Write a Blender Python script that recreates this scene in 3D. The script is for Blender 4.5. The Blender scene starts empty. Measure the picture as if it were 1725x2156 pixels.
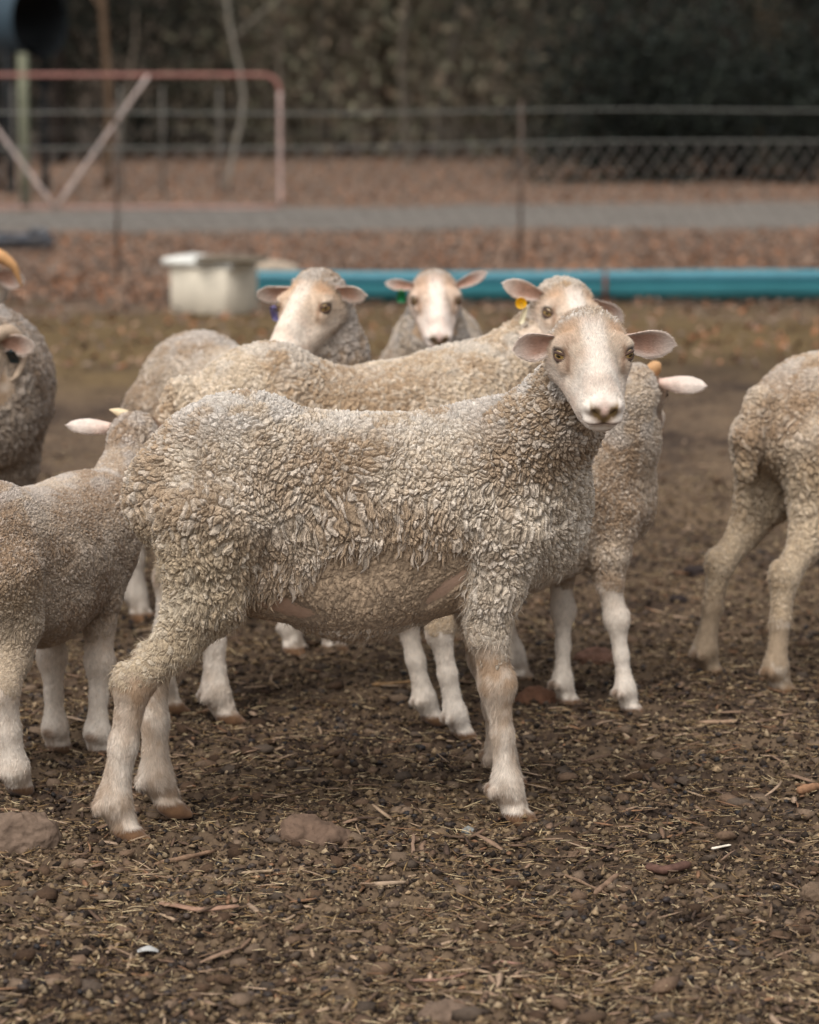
import bpy, math, time
import numpy as np
from math import radians as R

T0 = time.time()
rng = np.random.default_rng(11)
sc = bpy.context.scene
# ------------------------------------------------------------------ camera, world, sun, exposure
CAMH, FPX, CX, CY = 1.32, 5950.0, 862.5, 1078.0       # photo measured at 1725 x 2156
PITCH = math.atan((CY - 170.0) / FPX)
cam_d = bpy.data.cameras.new("camera"); cam = bpy.data.objects.new("camera", cam_d)
sc.collection.objects.link(cam); sc.camera = cam
cam.location = (0, 0, CAMH); cam.rotation_euler = (R(90) - PITCH, 0, 0)
cam_d.sensor_fit = 'VERTICAL'; cam_d.sensor_height = 30.0; cam_d.lens = FPX / 2156.0 * 30.0
cam_d.clip_start = 0.1; cam_d.clip_end = 6000
cam_d.dof.use_dof = True; cam_d.dof.focus_distance = 4.93; cam_d.dof.aperture_fstop = 3.3

SUN_EL, SUN_AZ = R(58), R(205)                         # azimuth from +Y clockwise: behind the camera, to its left
w = bpy.data.worlds.new("World"); sc.world = w; w.use_nodes = True
nt = w.node_tree; bg = nt.nodes['Background']
sky = nt.nodes.new('ShaderNodeTexSky'); sky.sky_type = 'NISHITA'; sky.sun_disc = False
sky.sun_elevation = SUN_EL; sky.sun_rotation = SUN_AZ; sky.dust_density = 4.0; sky.air_density = 1.2
hs = nt.nodes.new('ShaderNodeHueSaturation'); hs.inputs['Saturation'].default_value = 0.16
nt.links.new(sky.outputs[0], hs.inputs['Color']); nt.links.new(hs.outputs[0], bg.inputs['Color'])
bg.inputs['Strength'].default_value = 0.145
sun_d = bpy.data.lights.new("sun", 'SUN'); sun = bpy.data.objects.new("sun", sun_d)
sc.collection.objects.link(sun); sun_d.energy = 1.15; sun_d.angle = R(40); sun_d.color = (1.0, 0.95, 0.88)
# rotation so that -Z points away from the sun
sx, sy, sz = math.sin(SUN_AZ) * math.cos(SUN_EL), math.cos(SUN_AZ) * math.cos(SUN_EL), math.sin(SUN_EL)
from mathutils import Vector, Matrix
sun.rotation_euler = Vector((sx, sy, sz)).to_track_quat('Z', 'Y').to_euler()
sc.view_settings.view_transform = 'Standard'; sc.view_settings.look = 'None'
sc.view_settings.exposure = 0.34; sc.view_settings.gamma = 1.0
try:
    sc.cycles.use_denoising = True; sc.cycles.denoiser = 'OPENIMAGEDENOISE'
    sc.cycles.max_bounces = 6; sc.cycles.diffuse_bounces = 3; sc.cycles.glossy_bounces = 2
    sc.cycles.use_adaptive_sampling = False
except Exception: pass

# ------------------------------------------------------------------ helpers
def ray(px, py):
    u, v = (px - CX) / FPX, (py - CY) / FPX
    cp, sp = math.cos(PITCH), math.sin(PITCH)
    return np.array([u, cp - v * sp, -sp - v * cp])
def at(px, py, Y):
    d = ray(px, py); return np.array([0, 0, CAMH]) + d * (Y / d[1])
def gnd(px, py, z=0.0):
    d = ray(px, py); return np.array([0, 0, CAMH]) + d * ((z - CAMH) / d[2])
def lin(c):
    c = np.asarray(c, float) / 255.0
    return np.where(c <= 0.04045, c / 12.92, ((c + 0.055) / 1.055) ** 2.4)
def nrm(v):
    v = np.asarray(v, float); return v / np.maximum(np.linalg.norm(v, axis=-1, keepdims=True), 1e-9)
def sstep(a, b, x):
    t = np.clip((x - a) / (b - a), 0, 1); return t * t * (3 - 2 * t)
def _h(ix, iy, iz, s):
    n = (ix * 73856093) ^ (iy * 19349663) ^ (iz * 83492791) ^ (s * 2654435761)
    n = (n ^ (n >> 13)) * 1274126177 & 0x7fffffff
    n = (n ^ (n >> 15)) * 2246822519 & 0x7fffffff
    return (n & 0xffff) / 65535.0
def noise(p, scale=1.0, seed=0):
    """3-D value noise 0..1"""
    p = np.asarray(p, float) * scale + 1000.0
    i = np.floor(p).astype(np.int64); f = p - i; f = f * f * (3 - 2 * f); out = 0
    for dx in (0, 1):
        wx = f[..., 0] if dx else 1 - f[..., 0]
        for dy in (0, 1):
            wy = f[..., 1] if dy else 1 - f[..., 1]
            for dz in (0, 1):
                wz = f[..., 2] if dz else 1 - f[..., 2]
                out = out + wx * wy * wz * _h(i[..., 0] + dx, i[..., 1] + dy, i[..., 2] + dz, seed)
    return out
def fbm(p, scale, oct=3, seed=0):
    a, s, t = 1.0, 0.0, 0.0
    for k in range(oct):
        s = s + a * noise(p, scale * 2 ** k, seed + k); t += a; a *= 0.5
    return s / t

def worley(p, scale, seed=0):
    """distance to the nearest cell point, that point, and a per cell random number"""
    q = np.asarray(p, float) * scale + 500.0; i0 = np.floor(q).astype(np.int64); best = np.full(len(q), 9.0); bp = q.copy(); br = np.zeros(len(q)); b2 = np.full(len(q), 9.0)
    for dx in (-1, 0, 1):
        for dy in (-1, 0, 1):
            for dz in (-1, 0, 1):
                c = i0 + (dx, dy, dz)
                f = np.stack([_h(c[:, 0], c[:, 1], c[:, 2], seed + k) for k in range(3)], 1); pt = c + f; d = np.linalg.norm(pt - q, axis=1)
                m = d < best; b2 = np.where(m, best, np.minimum(b2, d)); best = np.where(m, d, best); bp = np.where(m[:, None], pt, bp); br = np.where(m, f[:, 0], br)
    return best, b2, (bp - 500.0) / scale, br
def material(name, rough=0.85, col=None, bump=None, attr=True, spec=0.3, sheen=0.0, var=0.0, varscale=60.0, sss=0.0, metal=0.0, bumpd=0.002, coat=0.0):
    m = bpy.data.materials.new(name); m.use_nodes = True; n = m.node_tree.nodes; l = m.node_tree.links
    b = n['Principled BSDF']; b.inputs['Roughness'].default_value = rough
    b.inputs['Specular IOR Level'].default_value = spec; b.inputs['Metallic'].default_value = metal
    b.inputs['Sheen Weight'].default_value = sheen; b.inputs['Coat Weight'].default_value = coat
    if sss:
        b.inputs['Subsurface Weight'].default_value = sss; b.inputs['Subsurface Scale'].default_value = 0.006
        b.inputs['Subsurface Radius'].default_value = (1, .5, .3)
    tc = n.new('ShaderNodeTexCoord')
    if attr:
        a = n.new('ShaderNodeAttribute'); a.attribute_name = 'Col'; src = a.outputs['Color']
    else:
        a = n.new('ShaderNodeRGB'); a.outputs[0].default_value = (*col, 1); src = a.outputs[0]
    if var:
        no = n.new('ShaderNodeTexNoise'); no.inputs['Scale'].default_value = varscale; no.inputs['Detail'].default_value = 5
        l.new(tc.outputs['Object'], no.inputs['Vector'])
        mr = n.new('ShaderNodeMapRange'); mr.inputs['From Min'].default_value = .25; mr.inputs['From Max'].default_value = .75
        mr.inputs['To Min'].default_value = 1 - var; mr.inputs['To Max'].default_value = 1 + var
        l.new(no.outputs[0], mr.inputs['Value'])
        mx = n.new('ShaderNodeVectorMath'); mx.operation = 'SCALE'
        l.new(src, mx.inputs[0]); l.new(mr.outputs[0], mx.inputs['Scale']); src = mx.outputs[0]
    l.new(src, b.inputs['Base Color'])
    if bump:
        nb = n.new('ShaderNodeTexNoise'); nb.inputs['Scale'].default_value = bump; nb.inputs['Detail'].default_value = 6
        l.new(tc.outputs['Object'], nb.inputs['Vector'])
        bp = n.new('ShaderNodeBump'); bp.inputs['Distance'].default_value = bumpd; bp.inputs['Strength'].default_value = 0.7
        l.new(nb.outputs[0], bp.inputs['Height']); l.new(bp.outputs[0], b.inputs['Normal'])
    return m

def mesh_obj(name, V, F, mat, parent=None, col=None, smooth=True):
    """V (n,3); F (m,k) array or list of such arrays"""
    V = np.ascontiguousarray(V, dtype=np.float32)
    Fs = [np.asarray(f, dtype=np.int32) for f in (F if isinstance(F, list) else [F]) if len(f)]
    me = bpy.data.meshes.new(name)
    me.vertices.add(len(V)); me.vertices.foreach_set('co', V.ravel())
    tot = sum(f.size for f in Fs); npoly = sum(len(f) for f in Fs)
    me.loops.add(tot); me.loops.foreach_set('vertex_index', np.concatenate([f.ravel() for f in Fs]))
    me.polygons.add(npoly)
    k = np.concatenate([np.full(len(f), f.shape[1], np.int32) for f in Fs])
    me.polygons.foreach_set('loop_start', np.concatenate([[0], np.cumsum(k)[:-1]]).astype(np.int32))
    if smooth: me.polygons.foreach_set('use_smooth', np.ones(npoly, dtype=bool))
    me.update(calc_edges=True)
    if col is not None:
        a = me.color_attributes.new('Col', 'FLOAT_COLOR', 'POINT')
        c = np.ones((len(V), 4), np.float32); c[:, :3] = np.broadcast_to(col, (len(V), 3))
        a.data.foreach_set('color', c.ravel())
    me.materials.append(mat)
    o = bpy.data.objects.new(name, me); sc.collection.objects.link(o)
    if parent is not None: o.parent = parent
    return o
def tag(o, label=None, cat=None, group=None, kind=None):
    if label: o['label'] = label
    if cat: o['category'] = cat
    if group: o['group'] = group
    if kind: o['kind'] = kind
    return o
def empty(name, loc, rz, label, cat, group=None):
    o = bpy.data.objects.new(name, None); sc.collection.objects.link(o); o.empty_display_size = .1
    o.location = tuple(float(v) for v in loc); o.rotation_euler = (0, 0, rz)
    return tag(o, label, cat, group)
class Geo:
    """collects vertices, quads and colours"""
    def __init__(s): s.V = []; s.Q = []; s.Tq = []; s.C = []; s.n = 0
    def add(s, V, Q=None, C=(.5, .5, .5), T=None):
        V = np.asarray(V, float); s.V.append(V)
        if Q is not None and len(Q): s.Q.append(np.asarray(Q) + s.n)
        if T is not None and len(T): s.Tq.append(np.asarray(T) + s.n)
        s.C.append(np.broadcast_to(np.asarray(C, float), V.shape).copy()); s.n += len(V)
    def obj(s, name, mat, parent=None, smooth=True):
        F = []
        if s.Q: F.append(np.concatenate(s.Q))
        if s.Tq: F.append(np.concatenate(s.Tq))
        return mesh_obj(name, np.concatenate(s.V), F, mat, parent, np.concatenate(s.C), smooth)
    def tube(s, pts, rad, C=(.5, .5, .5), sides=8, caps=True, cfn=None):
        pts = np.asarray(pts, float); n = len(pts); rad = np.broadcast_to(rad, (n,))
        d = nrm(np.gradient(pts, axis=0)); ref = np.array([0, 0, 1.0])
        if abs(d[0] @ ref) > .9: ref = np.array([1.0, 0, 0])
        a = nrm(np.cross(d, ref)); b = np.cross(d, a)
        th = np.arange(sides) * 2 * math.pi / sides
        V = pts[:, None] + rad[:, None, None] * (np.cos(th)[None, :, None] * a[:, None] + np.sin(th)[None, :, None] * b[:, None])
        V = V.reshape(-1, 3); i = np.arange(n - 1)[:, None] * sides; j = np.arange(sides)[None]; jn = (j + 1) % sides
        Q = np.stack([i + j, i + jn, i + sides + jn, i + sides + j], -1).reshape(-1, 4); T = None
        if caps:
            m = len(V); V = np.concatenate([V, pts[:1], pts[-1:]]); j = np.arange(sides); jn = (j + 1) % sides
            T = np.concatenate([np.stack([np.full(sides, m), jn, j], 1), np.stack([np.full(sides, m + 1), j + (n - 1) * sides, jn + (n - 1) * sides], 1)])
        s.add(V, Q, C, T)
    def box(s, c, size, rz=0, C=(.5, .5, .5), bev=0.0):
        hx, hy, hz = np.asarray(size) / 2; b = bev
        lv = [(-hz, b), (-hz + b, 0), (hz - b, 0), (hz, b)] if b else [(-hz, 0), (hz, 0)]
        V = []
        for z, ins in lv:
            x, y = hx - ins, hy - ins
            if b: V += [(-x + b, -y, z), (x - b, -y, z), (x, -y + b, z), (x, y - b, z), (x - b, y, z), (-x + b, y, z), (-x, y - b, z), (-x, -y + b, z)]
            else: V += [(-x, -y, z), (x, -y, z), (x, y, z), (-x, y, z)]
        k = 8 if b else 4; V = np.array(V); Q = []
        for l in range(len(lv) - 1):
            for j in range(k): Q.append((l * k + j, l * k + (j + 1) % k, (l + 1) * k + (j + 1) % k, (l + 1) * k + j))
        T = []
        for j in range(1, k - 1):
            T.append((0, j + 1, j)); o = (len(lv) - 1) * k; T.append((o, o + j, o + j + 1))
        cs, sn = math.cos(rz), math.sin(rz)
        V = np.stack([V[:, 0] * cs - V[:, 1] * sn, V[:, 0] * sn + V[:, 1] * cs, V[:, 2]], 1) + np.asarray(c)
        s.add(V, Q, C, T)

# ------------------------------------------------------------------ signed distance modelling
def cone(a, b, ra, rb, k=0.03, w=1.0, side=(0, 1, 0)):
    return dict(t='c', a=np.array(a, float), b=np.array(b, float), ra=ra, rb=rb, k=k, w=w, side=np.array(side, float))
def ell(c, r, k=0.015, rot=None, sub=False):
    return dict(t='e', a=np.array(c, float), r=np.array(r, float), k=k, rot=rot, sub=sub)
def dist(pr, p):
    if pr['t'] == 'c':
        a, b = pr['a'], pr['b']; d = b - a; L2 = max(d @ d, 1e-9)
        q = p - a; t = np.clip((q @ d) / L2, 0, 1)
        q = q - t[..., None] * d
        if pr['w'] != 1.0:
            s = pr['side']; c = q @ s
            q = q + (c * (1 / pr['w'] - 1))[..., None] * s
            return (np.sqrt((q * q).sum(-1)) - (pr['ra'] + t * (pr['rb'] - pr['ra']))) * min(1, pr['w'] ** .5)
        return np.sqrt((q * q).sum(-1)) - (pr['ra'] + t * (pr['rb'] - pr['ra']))
    q = p - pr['a']
    if pr['rot'] is not None: q = q @ pr['rot']
    k0 = np.sqrt(((q / pr['r']) ** 2).sum(-1)); k1 = np.sqrt(((q / pr['r'] ** 2) ** 2).sum(-1))
    return k0 * (k0 - 1) / np.maximum(k1, 1e-6)
def bbox(pr):
    if pr['t'] == 'c':
        r = max(pr['ra'], pr['rb']) * max(1, pr['w'])
        return np.minimum(pr['a'], pr['b']) - r, np.maximum(pr['a'], pr['b']) + r
    r = pr['r'].max(); return pr['a'] - r, pr['a'] + r
def surface(prims, h, clipz=None):
    lo = np.min([bbox(p)[0] for p in prims if not p.get('sub')], 0) - 4 * h - .01
    hi = np.max([bbox(p)[1] for p in prims if not p.get('sub')], 0) + 4 * h + .01
    n = np.ceil((hi - lo) / h).astype(int) + 1
    ax = [lo[i] + np.arange(n[i]) * h for i in range(3)]
    F = np.full(n, 0.2, np.float32)
    for p in prims:
        bl, bh = bbox(p); pad = p['k'] + 4 * h
        i0 = np.maximum(((bl - pad - lo) / h).astype(int), 0); i1 = np.minimum(((bh + pad - lo) / h).astype(int) + 2, n)
        if (i1 <= i0).any(): continue
        sl = tuple(slice(i0[j], i1[j]) for j in range(3))
        g = np.stack(np.meshgrid(*[ax[j][sl[j]] for j in range(3)], indexing='ij'), -1)
        d = dist(p, g); A = F[sl]; k = p['k']
        if p.get('sub'):
            d = -d; hh = np.maximum(k - np.abs(A - d), 0) / k; F[sl] = np.maximum(A, d) + hh * hh * k * .25
        else:
            hh = np.maximum(k - np.abs(A - d), 0) / k; F[sl] = np.minimum(A, d) - hh * hh * k * .25
    if clipz is not None: F = np.maximum(F, (clipz - ax[2])[None, None, :].astype(np.float32))
    F[0] = F[-1] = .2; F[:, 0] = F[:, -1] = .2; F[:, :, 0] = F[:, :, -1] = .2
    S = F < 0
    c = [S[dx:n[0] - 1 + dx, dy:n[1] - 1 + dy, dz:n[2] - 1 + dz] for dx in (0, 1) for dy in (0, 1) for dz in (0, 1)]
    allc = np.logical_and.reduce(c); anyc = np.logical_or.reduce(c)
    act = np.argwhere(anyc & ~allc)
    idx = np.full(np.array(n) - 1, -1, np.int32); idx[tuple(act.T)] = np.arange(len(act))
    off = np.array([(dx, dy, dz) for dx in (0, 1) for dy in (0, 1) for dz in (0, 1)])
    vals = np.stack([F[tuple((act + o).T)] for o in off], 1)
    acc = np.zeros((len(act), 3)); cnt = np.zeros(len(act))
    for a in range(8):
        for b in range(a + 1, 8):
            if np.abs(off[a] - off[b]).sum() != 1: continue
            va, vb = vals[:, a], vals[:, b]; m = (va < 0) != (vb < 0)
            t = np.where(m, va / np.where(m, va - vb, 1), 0)
            acc += np.where(m[:, None], off[a] + t[:, None] * (off[b] - off[a]), 0); cnt += m
    V = lo + (act + acc / np.maximum(cnt, 1)[:, None]) * h
    Q = []
    for axn in range(3):
        s0 = [slice(None)] * 3; s1 = [slice(None)] * 3; s0[axn] = slice(0, -1); s1[axn] = slice(1, None)
        A, B = S[tuple(s0)], S[tuple(s1)]
        u, v = (axn + 1) % 3, (axn + 2) % 3
        for flip, M in ((False, A & ~B), (True, ~A & B)):
            e = np.argwhere(M); e = e[(e[:, u] > 0) & (e[:, v] > 0) & (e[:, u] < n[u] - 1) & (e[:, v] < n[v] - 1)]
            du = np.zeros(3, int); du[u] = 1; dv = np.zeros(3, int); dv[v] = 1
            q = np.stack([idx[tuple((e - du - dv).T)], idx[tuple((e - dv).T)], idx[tuple(e.T)], idx[tuple((e - du).T)]], 1)
            Q.append(q[:, ::-1] if flip else q)
    Q = np.concatenate(Q); Q = Q[(Q >= 0).all(1)]
    return V, Q
def vnormals(V, Q):
    fn = np.cross(V[Q[:, 2]] - V[Q[:, 0]], V[Q[:, 3]] - V[Q[:, 1]])
    N = np.zeros_like(V)
    for j in range(4):
        for c in range(3): N[:, c] += np.bincount(Q[:, j], fn[:, c], len(V))
    return nrm(N), np.linalg.norm(fn, axis=1) * .5
def laplace(V, Q, it=2, lam=.5):
    for _ in range(it):
        acc = np.zeros_like(V); cnt = np.zeros(len(V))
        for a, b in ((0, 1), (1, 2), (2, 3), (3, 0)):
            for x, y in ((a, b), (b, a)):
                for c in range(3): acc[:, c] += np.bincount(Q[:, x], V[Q[:, y], c], len(V))
                cnt += np.bincount(Q[:, x], minlength=len(V))
        V = V + lam * (acc / np.maximum(cnt, 1)[:, None] - V)
    return V
def subdiv(V, Q, *attrs):
    e = np.concatenate([Q[:, [0, 1]], Q[:, [1, 2]], Q[:, [2, 3]], Q[:, [3, 0]]]); es = np.sort(e, 1); n = len(V)
    u, inv = np.unique(es[:, 0].astype(np.int64) * n + es[:, 1], return_inverse=True); a, b = u // n, u % n; inv = inv.reshape(4, -1) + n
    f = np.arange(len(Q)) + n + len(u)
    ex = lambda A: np.concatenate([A, (A[a] + A[b]) / 2, A[Q].mean(1)])
    Q2 = np.concatenate([np.stack([Q[:, k], inv[k], f, inv[k - 1]], 1) for k in range(4)])
    return ex(V), Q2, [ex(A) for A in attrs]
def sheet(G, V, Q, N, mask, K, colfn, flowfn, cell=.013, amp=.007, seed=0, finer=1, tilt=.12, low0=(.74, .54)):
    """matted wool: a displaced skin of staples parted by cracks"""
    q = Q[mask[Q].mean(1) > .12]
    if not len(q): return
    u, inv = np.unique(q, return_inverse=True); q = inv.reshape(-1, 4); v = V[u]; n = N[u]; m = mask[u]
    for _ in range(finer): v, q, (n, m) = subdiv(v, q, n, m)
    n = nrm(n); p = v / K; low = sstep(low0[0], low0[1], p[:, 2]); top = sstep(.62, .74, p[:, 2])
    wp = np.stack([fbm(p, 30, 2, seed + 51), fbm(p, 30, 2, seed + 52), fbm(p, 30, 2, seed + 53)], 1) - .5
    big = fbm(p, 5, 2, seed + 3)
    leg = sstep(.42, .33, p[:, 2])
    zt_ = np.linspace(-.2, 1.3, 400); lw = sstep(low0[0], low0[1], zt_); lgz = sstep(.42, .33, zt_)
    az = (1 - .66 * lw) * (1 - lgz) + .85 * lgz; gz = np.cumsum(az) * (zt_[1] - zt_[0]); g = np.interp(p[:, 2], zt_, gz)
    pw = np.stack([p[:, 0], p[:, 1], g], 1) + wp * .022 + (np.stack([noise(p, 11, 61), noise(p, 11, 62), noise(p, 11, 63)], 1) - .5) * .03
    f1, f2, cp, rr = worley(pw, 1 / cell, seed + 1)
    g1, g2, cp2, r2 = worley(pw, 2.3 / cell, seed + 9)
    g3, g4, _, r3 = worley(pw, .32 / cell, seed + 19)
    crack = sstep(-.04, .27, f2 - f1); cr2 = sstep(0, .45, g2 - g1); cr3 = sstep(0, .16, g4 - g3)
    D = flowfn(v, n); dd = ((pw - cp) * D).sum(1) / cell
    h = 1.15 * crack * (.65 + .35 * rr) + tilt * np.clip(dd, -.8, .8) * crack + .34 * cr2 * (.4 + r2 * .6) + .55 * cr3 + .65 * (fbm(p, 110, 3, 7) - .5) + 1.0 * (fbm(p, 16, 2, 17) - .5)
    fib = noise(np.stack([(p * np.cross(n, D)).sum(1), (p * D).sum(1) * .25, rr], 1), 420, 3) - .5
    h = h + .60 * fib
    fade = sstep(.1, 1.0, m) * (1 - .68 * leg); disp = amp * h * fade * (1 + .15 * low)
    v2 = v + n * (disp + .0005)[:, None] + D * (amp * .15 * crack * fade)[:, None]
    c = colfn(v - (pw - cp) * .8 * K, n, 0, rr, r2)
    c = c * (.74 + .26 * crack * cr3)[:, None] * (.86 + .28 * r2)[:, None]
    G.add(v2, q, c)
def scatter(V, Q, N, area, wt, spacing, attrs, over=6):
    """roughly even random points over the surface where wt>0; one per cell of a jittered lattice"""
    fw = area * wt[Q].mean(1); tot = fw.sum()
    if tot <= 0: return None
    n = int(tot / spacing ** 2 * over) + 1
    f = rng.choice(len(Q), n, p=fw / tot); a, b = rng.random(n), rng.random(n)
    q = Q[f]; W4 = np.stack([(1 - a) * (1 - b), a * (1 - b), a * b, (1 - a) * b], 1)[..., None]
    P = (V[q] * W4).sum(1); key = np.floor(P / spacing + 0.35 * noise(P, 1 / spacing * .7, 5)[:, None]).astype(np.int64)
    key = (key[:, 0] * 73856093) ^ (key[:, 1] * 19349663) ^ (key[:, 2] * 83492791)
    _, u = np.unique(key, return_index=True)
    return P[u], nrm((N[q[u]] * W4[u]).sum(1)), [(A[q[u]] * (W4[u] if A.ndim > 1 else W4[u, :, 0])).sum(1) for A in attrs]

def locks(G, P, N, D0, D1, L, Wd, Th, blunt, croot, ctip, wig=.12, rings=5, sides=6):
    """wool locks: flattened, tapering, bent staples"""
    n = len(P)
    if n == 0: return
    t = np.linspace(0, 1, rings)[None, :, None]
    L = np.broadcast_to(L, (n,))[:, None, None]
    S = nrm(np.cross(D0, N) + 1e-6); ph = rng.random((n, 1, 1)) * 6.28
    c = P[:, None] - N[:, None] * .003 + L * (t * D0[:, None] + .5 * t * t * (D1 - D0)[:, None]) \
        + S[:, None] * L * wig * t * np.sin(ph + t * 5.0) + N[:, None] * L * wig * .5 * t * np.cos(ph * 1.7 + t * 6)
    d = nrm(np.gradient(c, axis=1)); s = nrm(np.cross(d, N[:, None]) + 1e-6); u = np.cross(s, d)
    tt = t[..., 0]; bl = np.broadcast_to(blunt, (n,))[:, None]
    prof = bl * np.sqrt(np.clip(1.02 - tt ** 4, 0, 1)) + (1 - bl) * np.clip(1.08 - tt, 0, 1) ** .75
    prof = np.maximum(prof * (.75 + .5 * rng.random((n, rings))), .06)
    th = np.arange(sides) * 2 * math.pi / sides
    wv = np.broadcast_to(Wd, (n,))[:, None] * prof; hv = np.broadcast_to(Th, (n,))[:, None] * prof
    jit = .8 + .4 * rng.random((n, rings, sides))
    V = c[:, :, None] + (wv[..., None] * np.cos(th) * jit)[..., None] * s[:, :, None] + (hv[..., None] * np.sin(th) * jit)[..., None] * u[:, :, None]
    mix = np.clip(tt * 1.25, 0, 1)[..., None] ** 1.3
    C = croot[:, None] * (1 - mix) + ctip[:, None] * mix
    C = np.repeat(C[:, :, None], sides, 2)
    i = np.arange(n)[:, None, None] * rings * sides + np.arange(rings - 1)[None, :, None] * sides; j = np.arange(sides)[None, None]; jn = (j + 1) % sides
    Q = np.stack([i + j, i + jn, i + sides + jn, i + sides + j], -1).reshape(-1, 4)
    cap = np.arange(n)[:, None] * rings * sides + (rings - 1) * sides
    Qc = np.concatenate([cap + np.array([0, 1, 2, 3]), cap + np.array([0, 3, 4, 5])]) if sides == 6 else None
    G.add(V.reshape(-1, 3), Q if Qc is None else np.concatenate([Q, Qc]), C.reshape(-1, 3))
def blades(G, P, N, D, L, wd, col, lift=.35, seg=3):
    """short hairs: thin tapering strips"""
    n = len(P)
    if n == 0: return
    L = np.broadcast_to(L, (n,))[:, None, None]; t = np.linspace(0, 1, seg)[None, :, None]
    D0 = nrm(D + N * lift * 2); D1 = nrm(D + N * lift * .6 + rng.normal(0, .25, (n, 3)))
    c = P[:, None] + L * (t * D0[:, None] + .5 * t * t * (D1 - D0)[:, None])
    s = nrm(np.cross(D0, N) + rng.normal(0, .5, (n, 3)))[:, None]
    w_ = np.broadcast_to(wd, (n,))[:, None, None] * (1.05 - t)
    V = np.stack([c - s * w_, c + s * w_], 2).reshape(-1, 3)
    i = np.arange(n)[:, None] * seg * 2 + np.arange(seg - 1)[None] * 2
    Q = np.stack([i, i + 1, i + 3, i + 2], -1).reshape(-1, 4)
    G.add(V, Q, np.repeat(col, seg * 2, 0))

# ------------------------------------------------------------------ materials
M_body = material('sheep_skin', .8, bump=260, var=.12, varscale=90, sheen=.15, bumpd=.0012)
M_wool = material('wool', .95, bump=420, var=.22, varscale=130, spec=.15, sheen=.25, bumpd=.002)
M_hair = material('short_hair', .75, var=.08, spec=.25, sheen=.15)
M_eye = material('eye', .08, spec=.6, coat=.6)
M_horn = material('horn', .55, bump=120, var=.15, varscale=50, bumpd=.002)
M_tag = material('ear_tag_plastic', .4, spec=.5)
M_soil = material('soil', .95, bump=180, var=.25, varscale=140, spec=.15, bumpd=.003)
M_crumb = material('soil_crumb', .95, bump=300, var=.25, varscale=200, spec=.15, bumpd=.002)
M_dung = material('dung', .6, bump=250, var=.2, varscale=120, spec=.35, bumpd=.001)
M_straw = material('straw', .7, spec=.3, var=.12, varscale=150)
M_wood = material('dry_wood', .85, bump=220, var=.3, varscale=110, spec=.2, bumpd=.002)
M_rock = material('rock', .92, bump=90, var=.22, varscale=45, spec=.2, bumpd=.006)
M_leaf = material('leaf', .8, spec=.25)
M_bark = material('bark', .9, bump=30, var=.3, varscale=12, spec=.15, bumpd=.02)
M_conc = material('concrete', .9, bump=60, var=.15, varscale=9, spec=.2, bumpd=.003)
M_pvc = material('blue_pvc', .5, bump=25, var=.1, varscale=6, spec=.35, bumpd=.001)
M_steel = material('weathered_steel', .6, var=.25, varscale=14, spec=.4, bump=60)

# ------------------------------------------------------------------ ground
def ground_h(x, y):
    p = np.stack([x, y, np.zeros_like(x)], -1); near = sstep(16, 8, y)
    h = (fbm(p, 1.6, 2, 1) - .5) * .035 + (fbm(p, 8, 2, 3) - .5) * .036 * near
    c = fbm(p, 34, 3, 7); h = h + (np.abs(c - .5) * 2) * .026 * near - .006 * near
    h = h + np.maximum(y - 62, 0) * .16 * sstep(62, 90, y) + 0 * y
    return h
#LEAFC = np.array([lin(c) for c in [(150, 96, 62), (126, 88, 66), (172, 120, 86), (110, 84, 66), (160, 106, 70), (120, 96, 80)]])
def ground_col(x, y):
    p = np.stack([x, y, np.zeros_like(x)], -1)
    a = fbm(p, 2.2, 3, 21); b = fbm(p, 14, 3, 25); f = fbm(p, 70, 2, 29)
    dark = lin((58, 46, 38)); mid = lin((106, 88, 70)); olive = lin((112, 92, 62)); rust = lin((120, 99, 84)); grey = lin((108, 104, 98)); lit = lin((116, 98, 84))
    t = sstep(.3, .7, .4 * a + .35 * b + .25 * f)[..., None]
    near = dark * (1 - t) + mid * t
    yy = y + 1.2 * (a - .5) * (y / 8)
    ol = (olive * .62) * (1 - t) + olive * .92 * t
    k = (sstep(11.5, 13.8, yy) * (1 - sstep(15.5, 17.0, yy)))[..., None]
    c = near * (1 - k) + ol * k
    far = rust * .8 * (1 - t) + lit * 1.1 * t
    k = sstep(15.8, 18.5, yy)[..., None]; c = c * (1 - k) + far * k
    yr = y - .12 * x
    yn = yr + 2.2 * (fbm(p, .9, 3, 44) - .5); k = .85 * (sstep(24.4, 25.8, yn) * (1 - sstep(29.4, 31.0, yn)))[..., None]
    c = c * (1 - k) + grey * (.85 + .3 * t) * k
    k = sstep(50, 66, y)[..., None]; c = c * (1 - k) + lin((58, 48, 38)) * k
    return c
ys = [3.3]
while ys[-1] < 9: ys.append(ys[-1] * 1.0019)
while ys[-1] < 70: ys.append(ys[-1] * 1.007)
while ys[-1] < 3500: ys.append(ys[-1] * 1.06)
ys = np.array([-400, -100, -20, -5, 0, 1.5, 2.5, 3.0] + ys)
tc_ = np.concatenate([-np.geomspace(60, .245, 34), np.arange(-.24, .2401, .001), np.geomspace(.245, 60, 34)])
YY, TT = np.meshgrid(ys, tc_, indexing='ij'); XX = TT * np.maximum(YY, 3.3)
ZZ = ground_h(XX, YY)
nr, ncx = YY.shape; i = (np.arange(nr - 1)[:, None] * ncx + np.arange(ncx - 1)[None]).ravel()
g = mesh_obj('ground', np.stack([XX, YY, ZZ], -1).reshape(-1, 3), np.stack([i, i + 1, i + ncx + 1, i + ncx], 1), M_soil, None, ground_col(XX, YY).reshape(-1, 3))
tag(g, 'dark brown trampled soil of the sheep yard', 'ground', kind='structure')

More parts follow.
